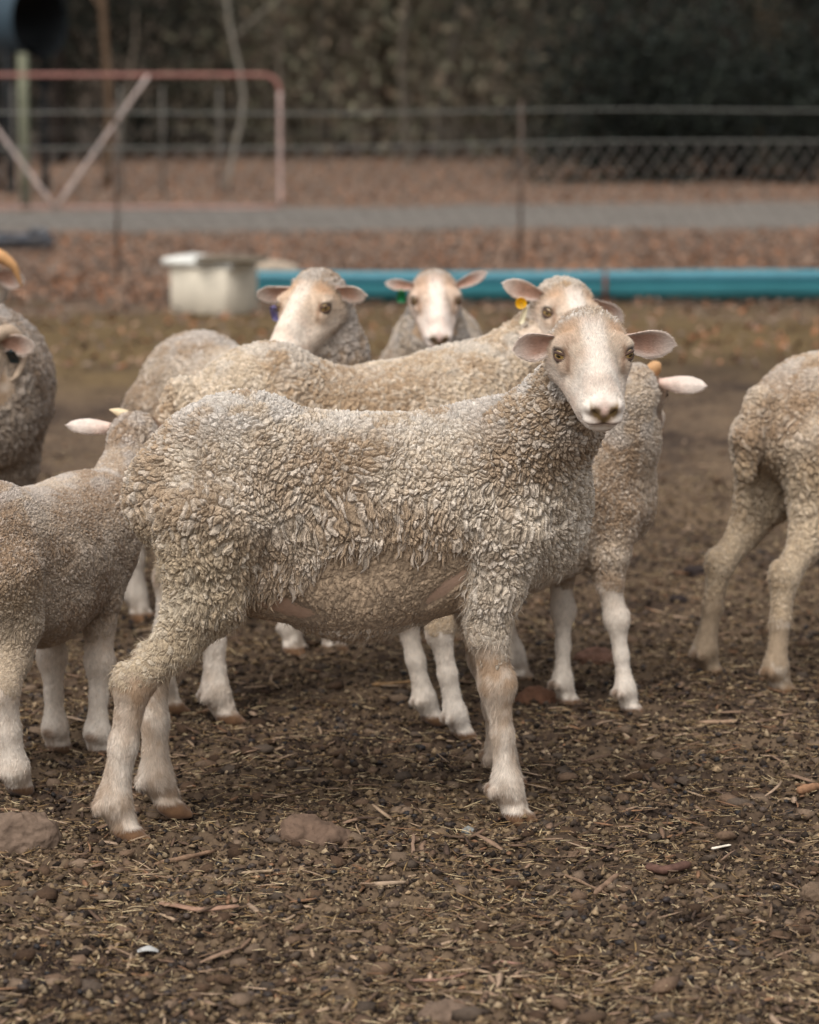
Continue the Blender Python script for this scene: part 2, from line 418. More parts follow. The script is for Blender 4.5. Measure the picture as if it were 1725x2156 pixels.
# litter: crumbs, pellets, straw, chips, leaves
def blobs(n, P, size, flat, colr, name, mat, sub=1, rough=.25):
    if sub:
        ph = (1 + 5 ** .5) / 2
        B = nrm(np.array([(-1, ph, 0), (1, ph, 0), (-1, -ph, 0), (1, -ph, 0), (0, -1, ph), (0, 1, ph), (0, -1, -ph), (0, 1, -ph), (ph, 0, -1), (ph, 0, 1), (-ph, 0, -1), (-ph, 0, 1)], float))
        T = np.array([(0, 11, 5), (0, 5, 1), (0, 1, 7), (0, 7, 10), (0, 10, 11), (1, 5, 9), (5, 11, 4), (11, 10, 2), (10, 7, 6), (7, 1, 8), (3, 9, 4), (3, 4, 2), (3, 2, 6), (3, 6, 8), (3, 8, 9), (4, 9, 5), (2, 4, 11), (6, 2, 10), (8, 6, 7), (9, 8, 1)])
    else:
        B = np.array([(1, 0, 0), (-1, 0, 0), (0, 1, 0), (0, -1, 0), (0, 0, 1), (0, 0, -1)], float)
        T = np.array([(0, 2, 4), (2, 1, 4), (1, 3, 4), (3, 0, 4), (2, 0, 5), (1, 2, 5), (3, 1, 5), (0, 3, 5)])
    V = B[None] * (1 + rng.normal(0, rough, (n, len(B), 1))) * size[:, None, None]
    V[..., 2] *= flat; a = rng.random(n) * 6.28; el = .6 + .8 * rng.random(n)
    V[..., 0] *= el[:, None]
    x = V[..., 0] * np.cos(a)[:, None] - V[..., 1] * np.sin(a)[:, None]; y = V[..., 0] * np.sin(a)[:, None] + V[..., 1] * np.cos(a)[:, None]
    V = np.stack([x, y, V[..., 2]], -1) + P[:, None]
    F = (T[None] + np.arange(n)[:, None, None] * len(B)).reshape(-1, 3)
    return mesh_obj(name, V.reshape(-1, 3), F, mat, None, np.repeat(colr, len(B), 0), smooth=bool(sub))
def area_pts(n, y0, y1, half=.17, power=1.0):
    """points on the ground in the view wedge, denser near the camera"""
    y = y0 * (y1 / y0) ** (rng.random(n) ** power); x = y * (rng.random(n) * 2 - 1) * half
    return x, y
def pick(cols, n, jit=.2):
    c = np.array([lin(k) for k in cols])[rng.integers(0, len(cols), n)]
    return c * (1 + rng.normal(0, jit, (n, 1)))
n = 95000; x, y = area_pts(n, 3.8, 9.5); s = .0022 + .0062 * rng.random(n) ** 3.2
P_ = np.stack([x, y, ground_h(x, y) + s * .3], 1)
cl = pick([(50, 40, 34), (72, 58, 46), (96, 80, 62), (112, 94, 72), (62, 52, 44), (84, 68, 54), (140, 122, 98), (56, 46, 40), (50, 42, 36), (128, 108, 84)], n, .28)
tag(blobs(n, P_, s, .8, cl, 'soil_crumbs', M_crumb, 0, .35), 'crumbs of dark soil covering the near yard', 'soil crumbs', kind='stuff')
n = 3600; x, y = area_pts(n, 3.8, 9); cm = fbm(np.stack([x, y, x * 0], 1), 5, 2, 55); k = cm > .47; x, y = x[k], y[k]; n = len(x)
s = .0045 + .0035 * rng.random(n); P_ = np.stack([x, y, ground_h(x, y) + s * .5], 1)
tag(blobs(n, P_, s, .85, pick([(40, 32, 30), (52, 42, 36), (66, 54, 46), (36, 32, 32)], n, .15), 'dung_pellets', M_dung, 1, .06), 'small dark sheep droppings scattered over the soil', 'dung pellets', kind='stuff')
n = 3000; x, y = area_pts(n, 3.8, 10); s = .006 + .014 * rng.random(n) ** 2.5; P_ = np.stack([x, y, ground_h(x, y) + s * .2], 1)
tag(blobs(n, P_, s, .55, pick([(84, 66, 52), (104, 84, 68), (70, 54, 42), (112, 94, 78), (84, 72, 62)], n, .12), 'clods', M_crumb, 1, .3), 'small earth clods and pebbles on the yard', 'clods', kind='stuff')
def straws(n, y0, y1, Lr, wr, cols, name, label, mat, flatness=1.0, bend=.3, half=.17, lift=.12):
    x, y = area_pts(n, y0, y1, half)
    kp = rng.random(n) < .25 + 1.1 * sstep(.40, .62, fbm(np.stack([x, y * 1.3, x * 0], 1), 7, 3, 71)); x, y = x[kp], y[kp]; n = len(x); L = Lr[0] + (Lr[1] - Lr[0]) * rng.random(n) ** 1.8; a = rng.random(n) * 6.283
    el = rng.normal(0, lift, n); d = np.stack([np.cos(a), np.sin(a), el], 1); b = np.stack([-np.sin(a), np.cos(a), a * 0], 1) * (rng.normal(0, bend, n))[:, None]
    t = np.linspace(-.5, .5, 4)[None, :, None]; wv = (wr[0] + (wr[1] - wr[0]) * rng.random(n) ** 2)[:, None, None]
    c = np.stack([x, y, ground_h(x, y) + .004 + .004 * rng.random(n) + np.abs(el) * L * .3], 1)[:, None] + L[:, None, None] * (t * d[:, None] + (t * t - .1) * b[:, None])
    s = nrm(np.stack([-np.sin(a), np.cos(a), a * 0], 1))[:, None]; up = np.array([0, 0, 1.0])
    tp = np.array([.6, 1, .95, .5])[None, :, None]
    V = np.stack([c - s * wv * tp, c + up * wv * flatness * tp, c + s * wv * tp, c - up * wv * flatness * tp], 2).reshape(-1, 3)
    i = np.arange(n)[:, None, None] * 16 + np.arange(3)[None, :, None] * 4; j = np.arange(4)[None, None]; jn = (j + 1) % 4
    Q = np.stack([i + j, i + jn, i + 4 + jn, i + 4 + j], -1).reshape(-1, 4)
    e = np.arange(n)[:, None] * 16; Q = np.concatenate([Q, e + np.array([3, 2, 1, 0]), e + np.array([12, 13, 14, 15])])
    o = mesh_obj(name, V, Q, mat, None, np.repeat(pick(cols, n, .12), 16, 0), smooth=False)
    return tag(o, label, name.replace('_', ' '), kind='stuff')
straws(42000, 3.8, 10, (.006, .042), (.0005, .0015), [(204, 182, 144), (150, 126, 94), (140, 112, 76), (120, 96, 66), (190, 168, 130), (112, 88, 62), (150, 122, 82), (98, 78, 56)], 'straw', 'fine broken straw strewn over the soil', M_straw, .6)
straws(13000, 3.8, 15, (.010, .060), (.0014, .0062), [(136, 112, 92), (110, 88, 70), (158, 134, 110), (92, 74, 60), (128, 96, 72), (80, 64, 54)], 'wood_chips', 'brown chips of bark and twig mixed in the soil', M_wood, .35, .12)

straws(420, 3.8, 7, (.030, .085), (.0030, .0085), [(140, 114, 94), (118, 94, 76), (160, 136, 114), (96, 76, 62)], 'bark_flakes', 'larger flakes of bark and dry wood lying on the soil', M_wood, .35, .15)
def leaf_cards(n, C, size, cols, name, label, tilt=.5):
    a = rng.random(n) * 6.28; nn = nrm(np.stack([rng.normal(0, tilt, n), rng.normal(0, tilt, n), np.ones(n)], 1))
    u = nrm(np.cross(nn, np.stack([np.cos(a), np.sin(a), a * 0], 1))); v = np.cross(nn, u); s = size * (.6 + .8 * rng.random(n))[:, None]
    V = np.stack([C - u * s, C + v * s * .45 + nn * s * .15, C + u * s, C - v * s * .45 + nn * s * .15], 1).reshape(-1, 3)
    o = mesh_obj(name, V, np.arange(4 * n).reshape(-1, 4), M_leaf, None, np.repeat(pick(cols, n, .2), 4, 0), smooth=False)
    return tag(o, label, name.replace('_', ' '), kind='stuff')
n = 90000; x, y = area_pts(n, 10, 55, .2, .9); k = (np.abs(y - .12 * x - 27.7) > 2.7) & ((y > 16.8) | ((rng.random(n) < .16) & (y > 13))); x, y = x[k], y[k]; n = len(x)
leaf_cards(n, np.stack([x, y, ground_h(x, y) + .02], 1), .026, [(150, 106, 78), (128, 98, 80), (160, 130, 108), (94, 74, 62), (128, 110, 96), (146, 98, 68), (84, 72, 64), (108, 92, 80)], 'fallen_leaves', 'rusty fallen leaves on the ground beyond the yard', .6)

print('ground', time.time() - T0)
# ------------------------------------------------------------------ sheep
def head_color(p, face=(1, 1, 1), stain=1.0):
    """colour of the face hair in head coordinates: x side, y towards the nose, z up"""
    x, y, z = np.abs(p[:, 0]), p[:, 1], p[:, 2]; n1 = fbm(p, 40, 3, 3); n2 = fbm(p, 160, 2, 9)
    c = np.tile(lin((233, 221, 208)), (len(p), 1))
    def mixc(c, col, a): return c * (1 - a[:, None]) + np.asarray(col) * a[:, None]
    c = mixc(c, lin((196, 170, 142)), sstep(.012, .026, x) * sstep(.095, .03, y) * sstep(-.045, -.015, z) * (.35 + .5 * n1))
    c = mixc(c, lin((214, 168, 124)), np.exp(-((x - .040) / .017) ** 2 - ((y + .022) / .024) ** 2) * sstep(-.02, .0, z) * .62 * stain)
    c = mixc(c, lin((178, 152, 126)), sstep(-.01, -.05, y) * (.2 + .6 * n2))
    c = mixc(c, lin((176, 150, 126)), sstep(.030, .044, x) * sstep(-.02, -.045, z) * .45 * (.4 + n1))
    c = mixc(c, lin((150, 118, 92)), np.exp(-((x - .050 + .25 * (y - .02)) / .0045) ** 2) * sstep(.012, .022, y) * sstep(.065, .04, y) * sstep(-.03, -.015, z) * .7)
    c = mixc(c, lin((224, 184, 168)), np.exp(-((y - .158) / .013) ** 2 - (x / .016) ** 2 - ((z + .03) / .018) ** 2) * .9)
    c = mixc(c, lin((212, 180, 160)), sstep(.058, .07, n1 * .12) * .2)
    vl = np.abs(z + .0445 - 1.05 * x) / 1.45; vee = np.exp(-(vl / .0062) ** 2) * sstep(.026, .021, x) * sstep(.125, .135, y)
    c = mixc(c, lin((124, 98, 54)), np.clip(vee * (.6 + 1.1 * n2), 0, 1) * .95)
    nd = np.exp(-((x - .0145) / .0085) ** 2 - ((y - .158) / .014) ** 2 - ((z + .027) / .011) ** 2)
    nd2 = np.exp(-(x / .006) ** 2 - ((y - .160) / .012) ** 2 - ((z + .041) / .009) ** 2)
    c = mixc(c, lin((96, 74, 40)), np.clip((nd * 1.6 + nd2 * 1.3) * (.6 + .8 * n2), 0, 1) * .9)
    c = mixc(c, lin((150, 112, 96)), np.exp(-((z + .0515) / .0028) ** 2) * sstep(.115, .135, y) * .7)
    e = np.sqrt((x - .057) ** 2 + (y - .012) ** 2 + (z - .001) ** 2)
    c = mixc(c, lin((60, 44, 36)), sstep(.0175, .0140, e) * .95)
    tear = np.exp(-((x - .047) / .006) ** 2 - ((y - .022 - .4 * (.05 - x)) / .014) ** 2) * (n2 > .5)
    c = mixc(c, lin((140, 100, 70)), tear * .5)
    return c * (0.92 + .16 * n2[:, None]) * np.asarray(face)
def head_prims(jaw=1.0, roman=1.0):
    s = (1, 0, 0); P = [
        ell((0, -.045, -.016), (.058, .074, .056), .02),
        cone((0, -.02, -.004), (0, .120, -.022), .040, .0265, .02),
        cone((0, .02, .008 * roman), (0, .105, -.002), .026, .020, .02),
        ell((0, .136, -.031), (.0375, .027, .0275), .018),
        cone((0, -.035, -.082), (0, .095, -.064), .034, .022, .025),
        ell((0, .124, -.064), (.026, .027, .015), .012)]
    for q in (-1, 1):
        P += [ell((q * .046, -.002, .001), (.022, .028, .022), .014),
              cone((q * .034, -.035, -.045), (q * .015, .095, -.050), .033 * jaw, .025, .025),
              cone((q * .034, -.004, .020), (q * .056, .004, .013), .010, .008, .012),
              cone((q * .048, .026, -.016), (q * .040, -.03, -.02), .008, .018, .02),
              ell((q * .016, .150, -.046), (.017, .014, .011), .008),
              ell((q * .019, .151, -.022), (.012, .011, .009), .008)]
    for q in (-1, 1):
        # eye opening, nostril
        P += [ell((q * .065, .018, .001), (.0128, .0120, .0080), .005, sub=True),
              ell((q * .0155, .1660, -.0275), (.0030, .0085, .0075), .003, sub=True, rot=np.array(Matrix.Rotation(q * .75, 3, 'Y')))]
    P += [ell((0, .155, -.0515), (.036, .034, .0016), .0025, sub=True), ell((0, .172, -.041), (.0016, .010, .009), .003, sub=True)]
    P += [cone((0, -.062, -.036), (0, -.082, -.062), .050, .046, .03)]
    return P
HEAD = {}
def head_mesh(h, jaw=1.0, roman=1.0):
    k = (h, jaw, roman)
    if k not in HEAD:
        V, Q = surface(head_prims(jaw, roman), h); V = laplace(V, Q, 1, .4); HEAD[k] = (V, Q)
    return HEAD[k]
def ear(root, tip, face, width, curl=.42, thick=.0035, col_in=(196, 158, 138), col_out=(228, 212, 200), droop=0.0, nu=13, nv=9):
    """a cupped leaf shaped ear; face = direction its hollow opens to"""
    root, tip = np.array(root, float), np.array(tip, float); L = np.linalg.norm(tip - root); a = (tip - root) / L
    f = nrm(np.array(face, float) - a * (np.dot(face, a))); s = np.cross(a, f)
    t = np.linspace(0, 1, nu)[:, None]; v = np.linspace(-1, 1, nv)[None]
    prof = (.42 + .58 * np.sin(np.clip(t * 1.25, 0, 1.0) * math.pi / 2)) * np.clip(1 - np.clip((t - .38) / .62, 0, 1) ** 2.0, 0, 1) ** .62 + .008
    ang = v * (1.25 * (1 - t) + .62) * curl * 1.5
    rw = width * .5 * prof
    X = root + a * L * t[..., None] + s * (rw * np.sin(ang) / np.maximum(np.sin((1.25 * (1 - t) + .62) * curl * 1.5), .3))[..., None]
    X = X + f * (rw * (1 - np.cos(ang)) * 1.1)[..., None] + f * (droop * t * t * L)[..., None]
    nn = f
    Xo = X - nn * thick * (1.1 - .6 * np.abs(v))[..., None]
    V = np.concatenate([X.reshape(-1, 3), Xo.reshape(-1, 3)]); m = nu * nv
    i = (np.arange(nu - 1)[:, None] * nv + np.arange(nv - 1)[None]).ravel()
    Q = [np.stack([i, i + 1, i + nv + 1, i + nv], 1), np.stack([i + m, i + nv + m, i + nv + 1 + m, i + 1 + m], 1)]
    b = list(range(0, nv)) + [r * nv + nv - 1 for r in range(1, nu)] + [(nu - 1) * nv + c for c in range(nv - 2, -1, -1)] + [r * nv for r in range(nu - 2, 0, -1)]
    b = np.array(b); bn = np.roll(b, -1); Q.append(np.stack([bn, b, b + m, bn + m], 1))
    rim = sstep(.45, .95, np.maximum(np.abs(v) + 0 * t, t * 1.02 + 0 * v)).reshape(-1, 1)
    nz = fbm(V[:m], 90, 3, 4)[:, None]
    ci = lin(col_in) * (.75 + .6 * nz); ci = ci * (1 - rim) + lin(col_out) * rim
    pk = (1 - np.clip(np.repeat(t, nv, 0).reshape(-1, 1) * 1.5, 0, 1)) * .6; co = lin(col_out) * (1 - pk) + lin((214, 170, 150)) * pk
    C = np.concatenate([ci, co * (.85 + .3 * nz)])
    return V, np.concatenate(Q), C
def frame(f, roll=0.0):
    f = nrm(np.array(f, float)); s = nrm(np.cross(f, (0, 0, 1.0))); u = np.cross(s, f)
    c, sn = math.cos(roll), math.sin(roll); s2 = s * c + u * sn; u2 = -s * sn + u * c
    return np.stack([s2, f, u2], 1)         # columns

def make_sheep(label, loc, heading, scale=1.0, head_pos=(.5, 0, .9), head_dir=(1, 0, -.4), roll=0.0, voxel=.006, legs=None, wool=(1, 1, 1),
               spacing=.0105, lock=(.016, .024), crop=False, ears=None, lamb=False, hairn=9000, horns=None, tagcol=None, tag_at=None, lockw=.0062,
               group='sheep of the flock', seed=1, face=(1, 1, 1), girth=1.0, tail=True, hw=.0006, headscale=1.0, neckr=1.0, eyes=True, closed=False, legdirt=.5, mats=None, crown=1.0, wool_low=0.0, clump=36.0, fuzz=.50, stain=(176, 146, 116), cell=.0098, amp=.0058, dens=.17, fine=1, nboff=(0, 0, 0), legw=1.0, orange=1.0, cat='sheep', backdz=0.0):
    global rng
    rng = np.random.default_rng(seed)
    root = empty('sheep', (loc[0], loc[1], -.008), heading, label, cat, group)
    K = scale; hp = np.array(head_pos, float); HM = frame(head_dir, roll); HS = headscale
    # ---- trunk (local: x forward, y left, z up)
    gy = girth
    Tz = lambda z: z * 1.0
    pr = [cone((-.290, 0, .598), (-.235, 0, .618), .072, .112, .04, .90 * gy), cone((-.235, 0, .618), (-.165, 0, .646), .112, .124, .04, .92 * gy), cone((-.165, 0, .646), (-.117, 0, .606), .124, .134, .04, .92 * gy),
          cone((-.117, 0, .606), (.017, 0, .570 + backdz), .134, .156, .05, .93 * gy), cone((.017, 0, .570 + backdz), (.151, 0, .566), .156, .153, .05, .93 * gy),
          cone((.151, 0, .568), (.275, 0, .592), .153, .143, .05, .88 * gy), cone((.275, 0, .592), (.362, 0, .570), .143, .092, .05, .80 * gy),
          cone((.30, 0, .50), (.372, 0, .495), .078, .046, .05, 1.0), cone((-.13, 0, .470), (.04, 0, .440), .084, .092, .05, 1.25 * gy), cone((.04, 0, .440), (.18, 0, .466), .092, .086, .05, 1.25 * gy)]
    if tail: pr += [cone((-.345, 0, .685), (-.385, 0, .60), .030, .026, .03), cone((-.385, 0, .60), (-.392, 0, .52), .026, .016, .02)]
    for p in pr: p['a'] = p['a'] * K; p['b'] = p['b'] * K; p['ra'] *= K; p['rb'] *= K
    # neck to the head
    nb = (np.array([.285, 0, .63]) + np.array(nboff)) * K; hb = hp + HM @ np.array([0, -.075, -.055]) * HS
    mid = nb * .45 + hb * .55 + np.array([.03, 0, -.01]) * K
    pr += [cone(nb, mid, .122 * K * neckr, .078 * K * neckr, .05), cone(mid, hb, .078 * K * neckr, .058 * HS * neckr ** .5, .04), cone((np.array([.36, 0, .56]) * K), mid, .085 * K, .05 * K, .05)]
    # legs
    lg = dict(hr=0, hl=0, fr=0, fl=0); lo = dict(hr=(0, 0), hl=(0, 0), fr=(0, 0), fl=(0, 0)); lo.update(legs or {})
    hoofs = []
    for nm in lo:
        dx, dy = lo[nm][:2]
        q = -1 if nm[1] == 'r' else 1
        if nm[0] == 'h':
            J = [(-.225, .070, .57, .100), (-.226, .080, .44, .062), (-.274, .088, .355, .034), (-.346, .090, .285, .028), (-.357, .090, .180, .0205), (-.368, .090, .078, .0260), (-.352, .090, .042, .0245)]
        else:
            J = [(.285, .060, .53, .090), (.264, .080, .43, .047), (.262, .085, .36, .031), (.277, .086, .265, .0275), (.288, .086, .170, .0160), (.295, .086, .080, .0235), (.308, .086, .042, .0240)]
        if len(lo[nm]) == 3:
            tl = local(loc, heading, lo[nm]) / K; dx, dy = tl[0] - J[-1][0] - .020, tl[1] - q * J[-1][1]
        n_ = len(J); Jn = []
        for i_, (x, y, z, r) in enumerate(J):
            wgt = min(1.0, max(0.0, (.57 - z) / .50)); Jn.append((np.array([x + dx * wgt, q * y + dy * wgt, z]) * K, r * K * (1 + (legw - 1) * sstep(.45, .3, z))))
        for (a, ra), (b, rb) in zip(Jn[:-1], Jn[1:]): pr.append(cone(a, b, ra, rb, .022 * K))
        if nm[0] == 'f': pr.append(ell(Jn[3][0] + np.array([.010, 0, 0]) * K, np.array([.022, .027, .032]) * K, .015))
        else: pr.append(ell(Jn[3][0] + np.array([-.016, 0, .008]) * K, np.array([.020, .021, .032]) * K, .015))
        e = Jn[-1][0]
        for s2 in (-1, 1):
            pr.append(cone(e + np.array([.000, s2 * .013, -.014]) * K, e + np.array([.016, s2 * .014, -.024]) * K, .0190 * K, .0185 * K, .007)); pr.append(cone(e + np.array([.012, s2 * .014, -.024]) * K, e + np.array([.040, s2 * .014, -.034]) * K, .0180 * K, .0095 * K, .006))
            pr.append(ell(Jn[-2][0] + np.array([-.028, s2 * .014, -.010]) * K, np.array([.010, .009, .012]) * K, .006))
        hoofs.append(e)
    V, Q = surface(pr, voxel, clipz=0.001); V = laplace(V, Q, 1, .5)
    N, A = vnormals(V, Q)
    VL = V / K
    # masks in body units
    nz = fbm(VL, 14, 3, seed); nz2 = fbm(VL, 55, 2, seed + 7)
    zw = np.where(VL[:, 0] < 0, .305, .350) + wool_low + (nz - .5) * .07
    wl = sstep(-.035, .035, VL[:, 2] - zw + .05 * (nz2 - .5))
    # blend towards head: no wool inside the head volume
    hl = (V - hp) @ HM / HS
    infront = sstep(-.045, -.015, hl[:, 1] + .3 * hl[:, 2]) * (np.linalg.norm(hl, axis=1) < .125)
    wl = wl * (1 - infront)
    cropm = np.zeros(len(V)); skin = np.zeros(len(V))
    if crop:
        x, z = VL[:, 0], VL[:, 2]
        zf = .448 + .085 * sstep(-.085, -.03, x + .02 * (noise(VL, 40, 8) - .5)) + .045 * (noise(np.stack([x, z * 0, z * 0], 1), 22, 5) - .5)
        zf = zf + .06 * sstep(.10, .21, x) * 0
        cropm = sstep(.0, -.006, z - zf) * sstep(-.195, -.165, x) * sstep(.235, .215, x) * (z > .3)
        cropm = cropm * sstep(.362, .380, z + .02 * (noise(VL, 30, 2) - .5))
        skin = cropm * np.clip(1.25 * np.exp(-(((x + .105) / .075) ** 2 + ((z - .418 + .30 * (x + .105) + .014 * (nz2 - .5)) / .023) ** 2)) + 1.2 * np.exp(-(((x - .185) / .055) ** 2 + ((z - .450 - .75 * (x - .185) + .012 * (nz2 - .5)) / .021) ** 2)), 0, 1)
    # colours of the skin surface
    white = lin((228, 216, 202)); stainc = lin(stain); wroot = lin((150, 128, 106)) * np.asarray(wool)
    dirt = np.clip(legdirt * (sstep(.35, .75, nz) * .7 + sstep(.4, .8, nz2) * .5 + .15) + legdirt * 1.2 * sstep(.16, .36, VL[:, 2]) * (1 - wl) * (.5 + nz2) + np.clip(legdirt - 1, 0, 1) * .7, 0, .92)
    c = white * (1 - dirt[:, None]) + stainc * dirt[:, None]
    for e in hoofs:
        dq = np.linalg.norm((V - (e + np.array([-.040, 0, .028]) * K)) / np.array([1, 1.6, 1]), axis=1) / K; kk = sstep(.018, .010, dq) * .75; c = c * (1 - kk[:, None]) + lin((124, 92, 66)) * kk[:, None]
    stk = noise(np.stack([VL[:, 0] * 150, VL[:, 1] * 150, VL[:, 2] * 16], 1), 1.0, seed) * (1 - wl); stk = sstep(.55, .85, stk) * min(1, legdirt) * .55; c = c * (1 - stk[:, None]) + stainc * .8 * stk[:, None]
    muck = sstep(.10, .03, VL[:, 2]) * sstep(.42, .6, nz2) * .6
    c = c * (1 - muck[:, None]) + lin((120, 92, 64)) * muck[:, None]
    hoof = sstep(.037, .030, VL[:, 2] + .004 * nz2)
    c = c * (1 - hoof[:, None]) + lin((128, 94, 66)) * (.6 + .6 * nz2[:, None]) * hoof[:, None]
    c = c * (1 - wl[:, None]) + wroot * wl[:, None]
    if crop:
        cc = lin((180, 156, 130)) * (.85 + .3 * nz2[:, None]); c = c * (1 - cropm[:, None]) + cc * cropm[:, None]
        c = c * (1 - skin[:, None]) + lin((190, 158, 136)) * skin[:, None]
    GB = Geo(); GB.add(V, Q, c)
    # ---- head
    hv = .0022 if voxel < .005 else .0034
    hV0, hQ = head_mesh(hv); hN0, hA = vnormals(hV0, hQ)
    hV = hp + (hV0 * HS) @ HM.T; hN = hN0 @ HM.T
    hc = head_color(hV0, face, orange)
    hw_ = sstep(0, -.018, hV0[:, 1] + .25 * hV0[:, 2] + .042 - (crown - 1) * .022 + .5 * np.abs(hV0[:, 0]) - .012)
    hw_ = np.maximum(hw_, sstep(-.040, -.060, hV0[:, 1] + .6 * np.abs(hV0[:, 2] + .02)) * (hV0[:, 2] < -.02))
    hc = hc * (1 - hw_[:, None] * .8) + wroot * hw_[:, None] * .8
    GB.add(hV, hQ, hc)
    # ears
    ears = ears or [((-.058, -.058, .004), (-.150, -.060, .012), (0, 1, .35), .062), ((.058, -.058, .004), (.150, -.060, .012), (0, 1, .35), .062)]
    EH = []
    for (r0, t0, f0, wd) in ears:
        r0, t0 = hp + HM @ np.array(r0) * HS, hp + HM @ np.array(t0) * HS
        ev, eq, ec = ear(r0, t0, HM @ np.array(f0), wd * HS); GB.add(ev, eq, ec * np.asarray(face)); EH.append((ev, eq, ec, r0, t0))
    GB.obj('body', M_body, root)
    # ---- fleece
    GF = Geo()
    def wool_cols(P, N, ln, r=None, r2=None):
        p = P / K; a = fbm(p, 7, 3, seed + 31); b = fbm(p, 26, 2, seed + 37); r = rng.random(len(P)) if r is None else r
        tip = lin((206, 190, 170)); tan = lin((172, 149, 124)); wht = lin((226, 215, 202)); ylw = lin((194, 178, 150)); grey = lin((204, 198, 192))
        t = sstep(.35, .66, a + .25 * (b - .5))[:, None]
        c = tan * (1 - t) + tip * t
        h = sstep(.55, .85, r)[:, None]; c = c * (1 - .45 * h) + wht * .45 * h
        k = (sstep(.68, .76, p[:, 2]) * sstep(.4, .55, b))[:, None] * .6; c = c * (1 - k) + grey * k
        k = (sstep(-.12, -.24, p[:, 0]) * sstep(.62, .50, p[:, 2]))[:, None] * .45; c = c * (1 - k) + ylw * k
        c = c * (.80 + .36 * (rng.random((len(P), 1)) if r2 is None else (r2 * 0 + .5)[:, None])) * np.asarray(wool)
        if r2 is not None: return c
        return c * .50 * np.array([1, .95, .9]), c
    down = np.array([0, 0, -1.0]); back = np.array([-.35, 0, 0])
    def flow(P, N, extra=None):
        d = np.tile(down + back, (len(P), 1)) if extra is None else extra
        d = d + .5 * (np.stack([noise(P, 12, 1), noise(P, 12, 2), noise(P, 12, 3)], 1) - .5) * 2 * .6
        cl = np.round(P / .035 + .5 * noise(P, 20, 8)[:, None]) * .035 - P; d = d + cl * 14
        d = d - N * (d * N).sum(1, keepdims=True); return nrm(d)
    wmask = wl * (1 - cropm)
    wmask = wmask * sstep(.070, .085, np.linalg.norm(hl - np.array([0, -.02, -.03]), axis=1))
    sp = spacing * (.8 if lamb else 1)
    fl_ = lambda P, N: flow(P, N)
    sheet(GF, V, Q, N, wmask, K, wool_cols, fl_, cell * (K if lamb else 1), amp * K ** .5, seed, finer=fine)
    if crop:
        cw = lambda P, N, ln, r, r2: np.tile(lin((182, 158, 132)), (len(P), 1)) * (.72 + .35 * r)[:, None] * (.85 + .3 * fbm(P, 12, 2, 4))[:, None]
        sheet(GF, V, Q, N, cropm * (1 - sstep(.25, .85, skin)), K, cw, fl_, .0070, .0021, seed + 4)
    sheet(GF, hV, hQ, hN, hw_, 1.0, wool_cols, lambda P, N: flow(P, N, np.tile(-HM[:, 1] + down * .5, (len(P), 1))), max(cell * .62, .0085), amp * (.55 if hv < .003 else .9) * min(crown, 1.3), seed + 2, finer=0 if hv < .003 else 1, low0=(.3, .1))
    def lay(sp_, wm, hm_, f_over=6):
        P, Nn, _ = scatter(V, Q, N, A, wmask, sp_, [wl], f_over); keep = rng.random(len(P)) < wm + hm_ * sstep(.64, .44, P[:, 2] / K); P, Nn = P[keep], Nn[keep]; p = P / K; P = P + Nn * amp * .35
        low = sstep(.66, .46, p[:, 2]); top = sstep(.62, .72, p[:, 2]); legz = sstep(.42, .34, p[:, 2])
        st = np.ones((len(P), 3)); q_ = p * np.stack([np.ones(len(P)), np.ones(len(P)), 1 - .5 * low], 1)
        f1, f2, cp, rr_ = worley(q_ + .010 * (noise(p, 60, 3)[:, None] - .5), clump, 4)
        edge = np.clip((f2 - f1) / .38, 0, 1); cp = cp / np.stack([np.ones(len(P)), np.ones(len(P)), 1 - .5 * low], 1) * K
        D = flow(P, Nn); pull = (cp - P); pull = pull - Nn * (pull * Nn).sum(1, keepdims=True)
        return P, Nn, p, low, top, legz, edge, rr_, D, pull
    P, Nn, p, low, top, legz, edge, rr_, D, pull = lay(sp, dens, .62)
    swirl = (noise(P, 16, 61)[:, None] - .5) * 2.4 * np.cross(Nn, D); D = nrm(D + swirl)
    lift = (.50 + .35 * top - .25 * low)[:, None] * (.55 + .45 * edge[:, None]) * (.7 + .6 * rng.random((len(P), 1)))
    D0 = nrm(D * (1 - lift) + Nn * lift + pull * 22); D1 = nrm(D + Nn * .1 + down * .25 + pull * 30 + rng.normal(0, .18, D.shape))
    big = fbm(P, 26, 2, 91); rs = np.exp(np.clip(rng.normal(0, .26, len(P)), -.6, .35))
    L = (lock[0] * (1 - low) + lock[1] * low) * (1 - .75 * legz) * (.65 + .8 * big) * K ** .5 * (.55 + .55 * edge) * (.85 + .3 * rr_) * (.6 + .4 * rs)
    if crop:
        fr = np.exp(-((p[:, 2] - .470 - .08 * sstep(-.085, -.03, p[:, 0])) / .022) ** 2) * (p[:, 0] > -.17) * (p[:, 0] < .23); L = L * (1 + .35 * fr)
        L = np.where(p[:, 2] < .40, np.minimum(L, .014), L)
        L = np.where((p[:, 0] > -.2) & (p[:, 0] < .25) & (p[:, 2] < .42), .012, L)
    cr, ct = wool_cols(P, Nn, L)
    ww = lockw * rs * (1 - .25 * legz) * (1 - .12 * low) * (.8 + .2 * edge)
    locks(GF, P, Nn, D0, D1, L, ww, ww * .58, .15 + .55 * top * (1 - low), cr, ct, wig=.16, rings=6)
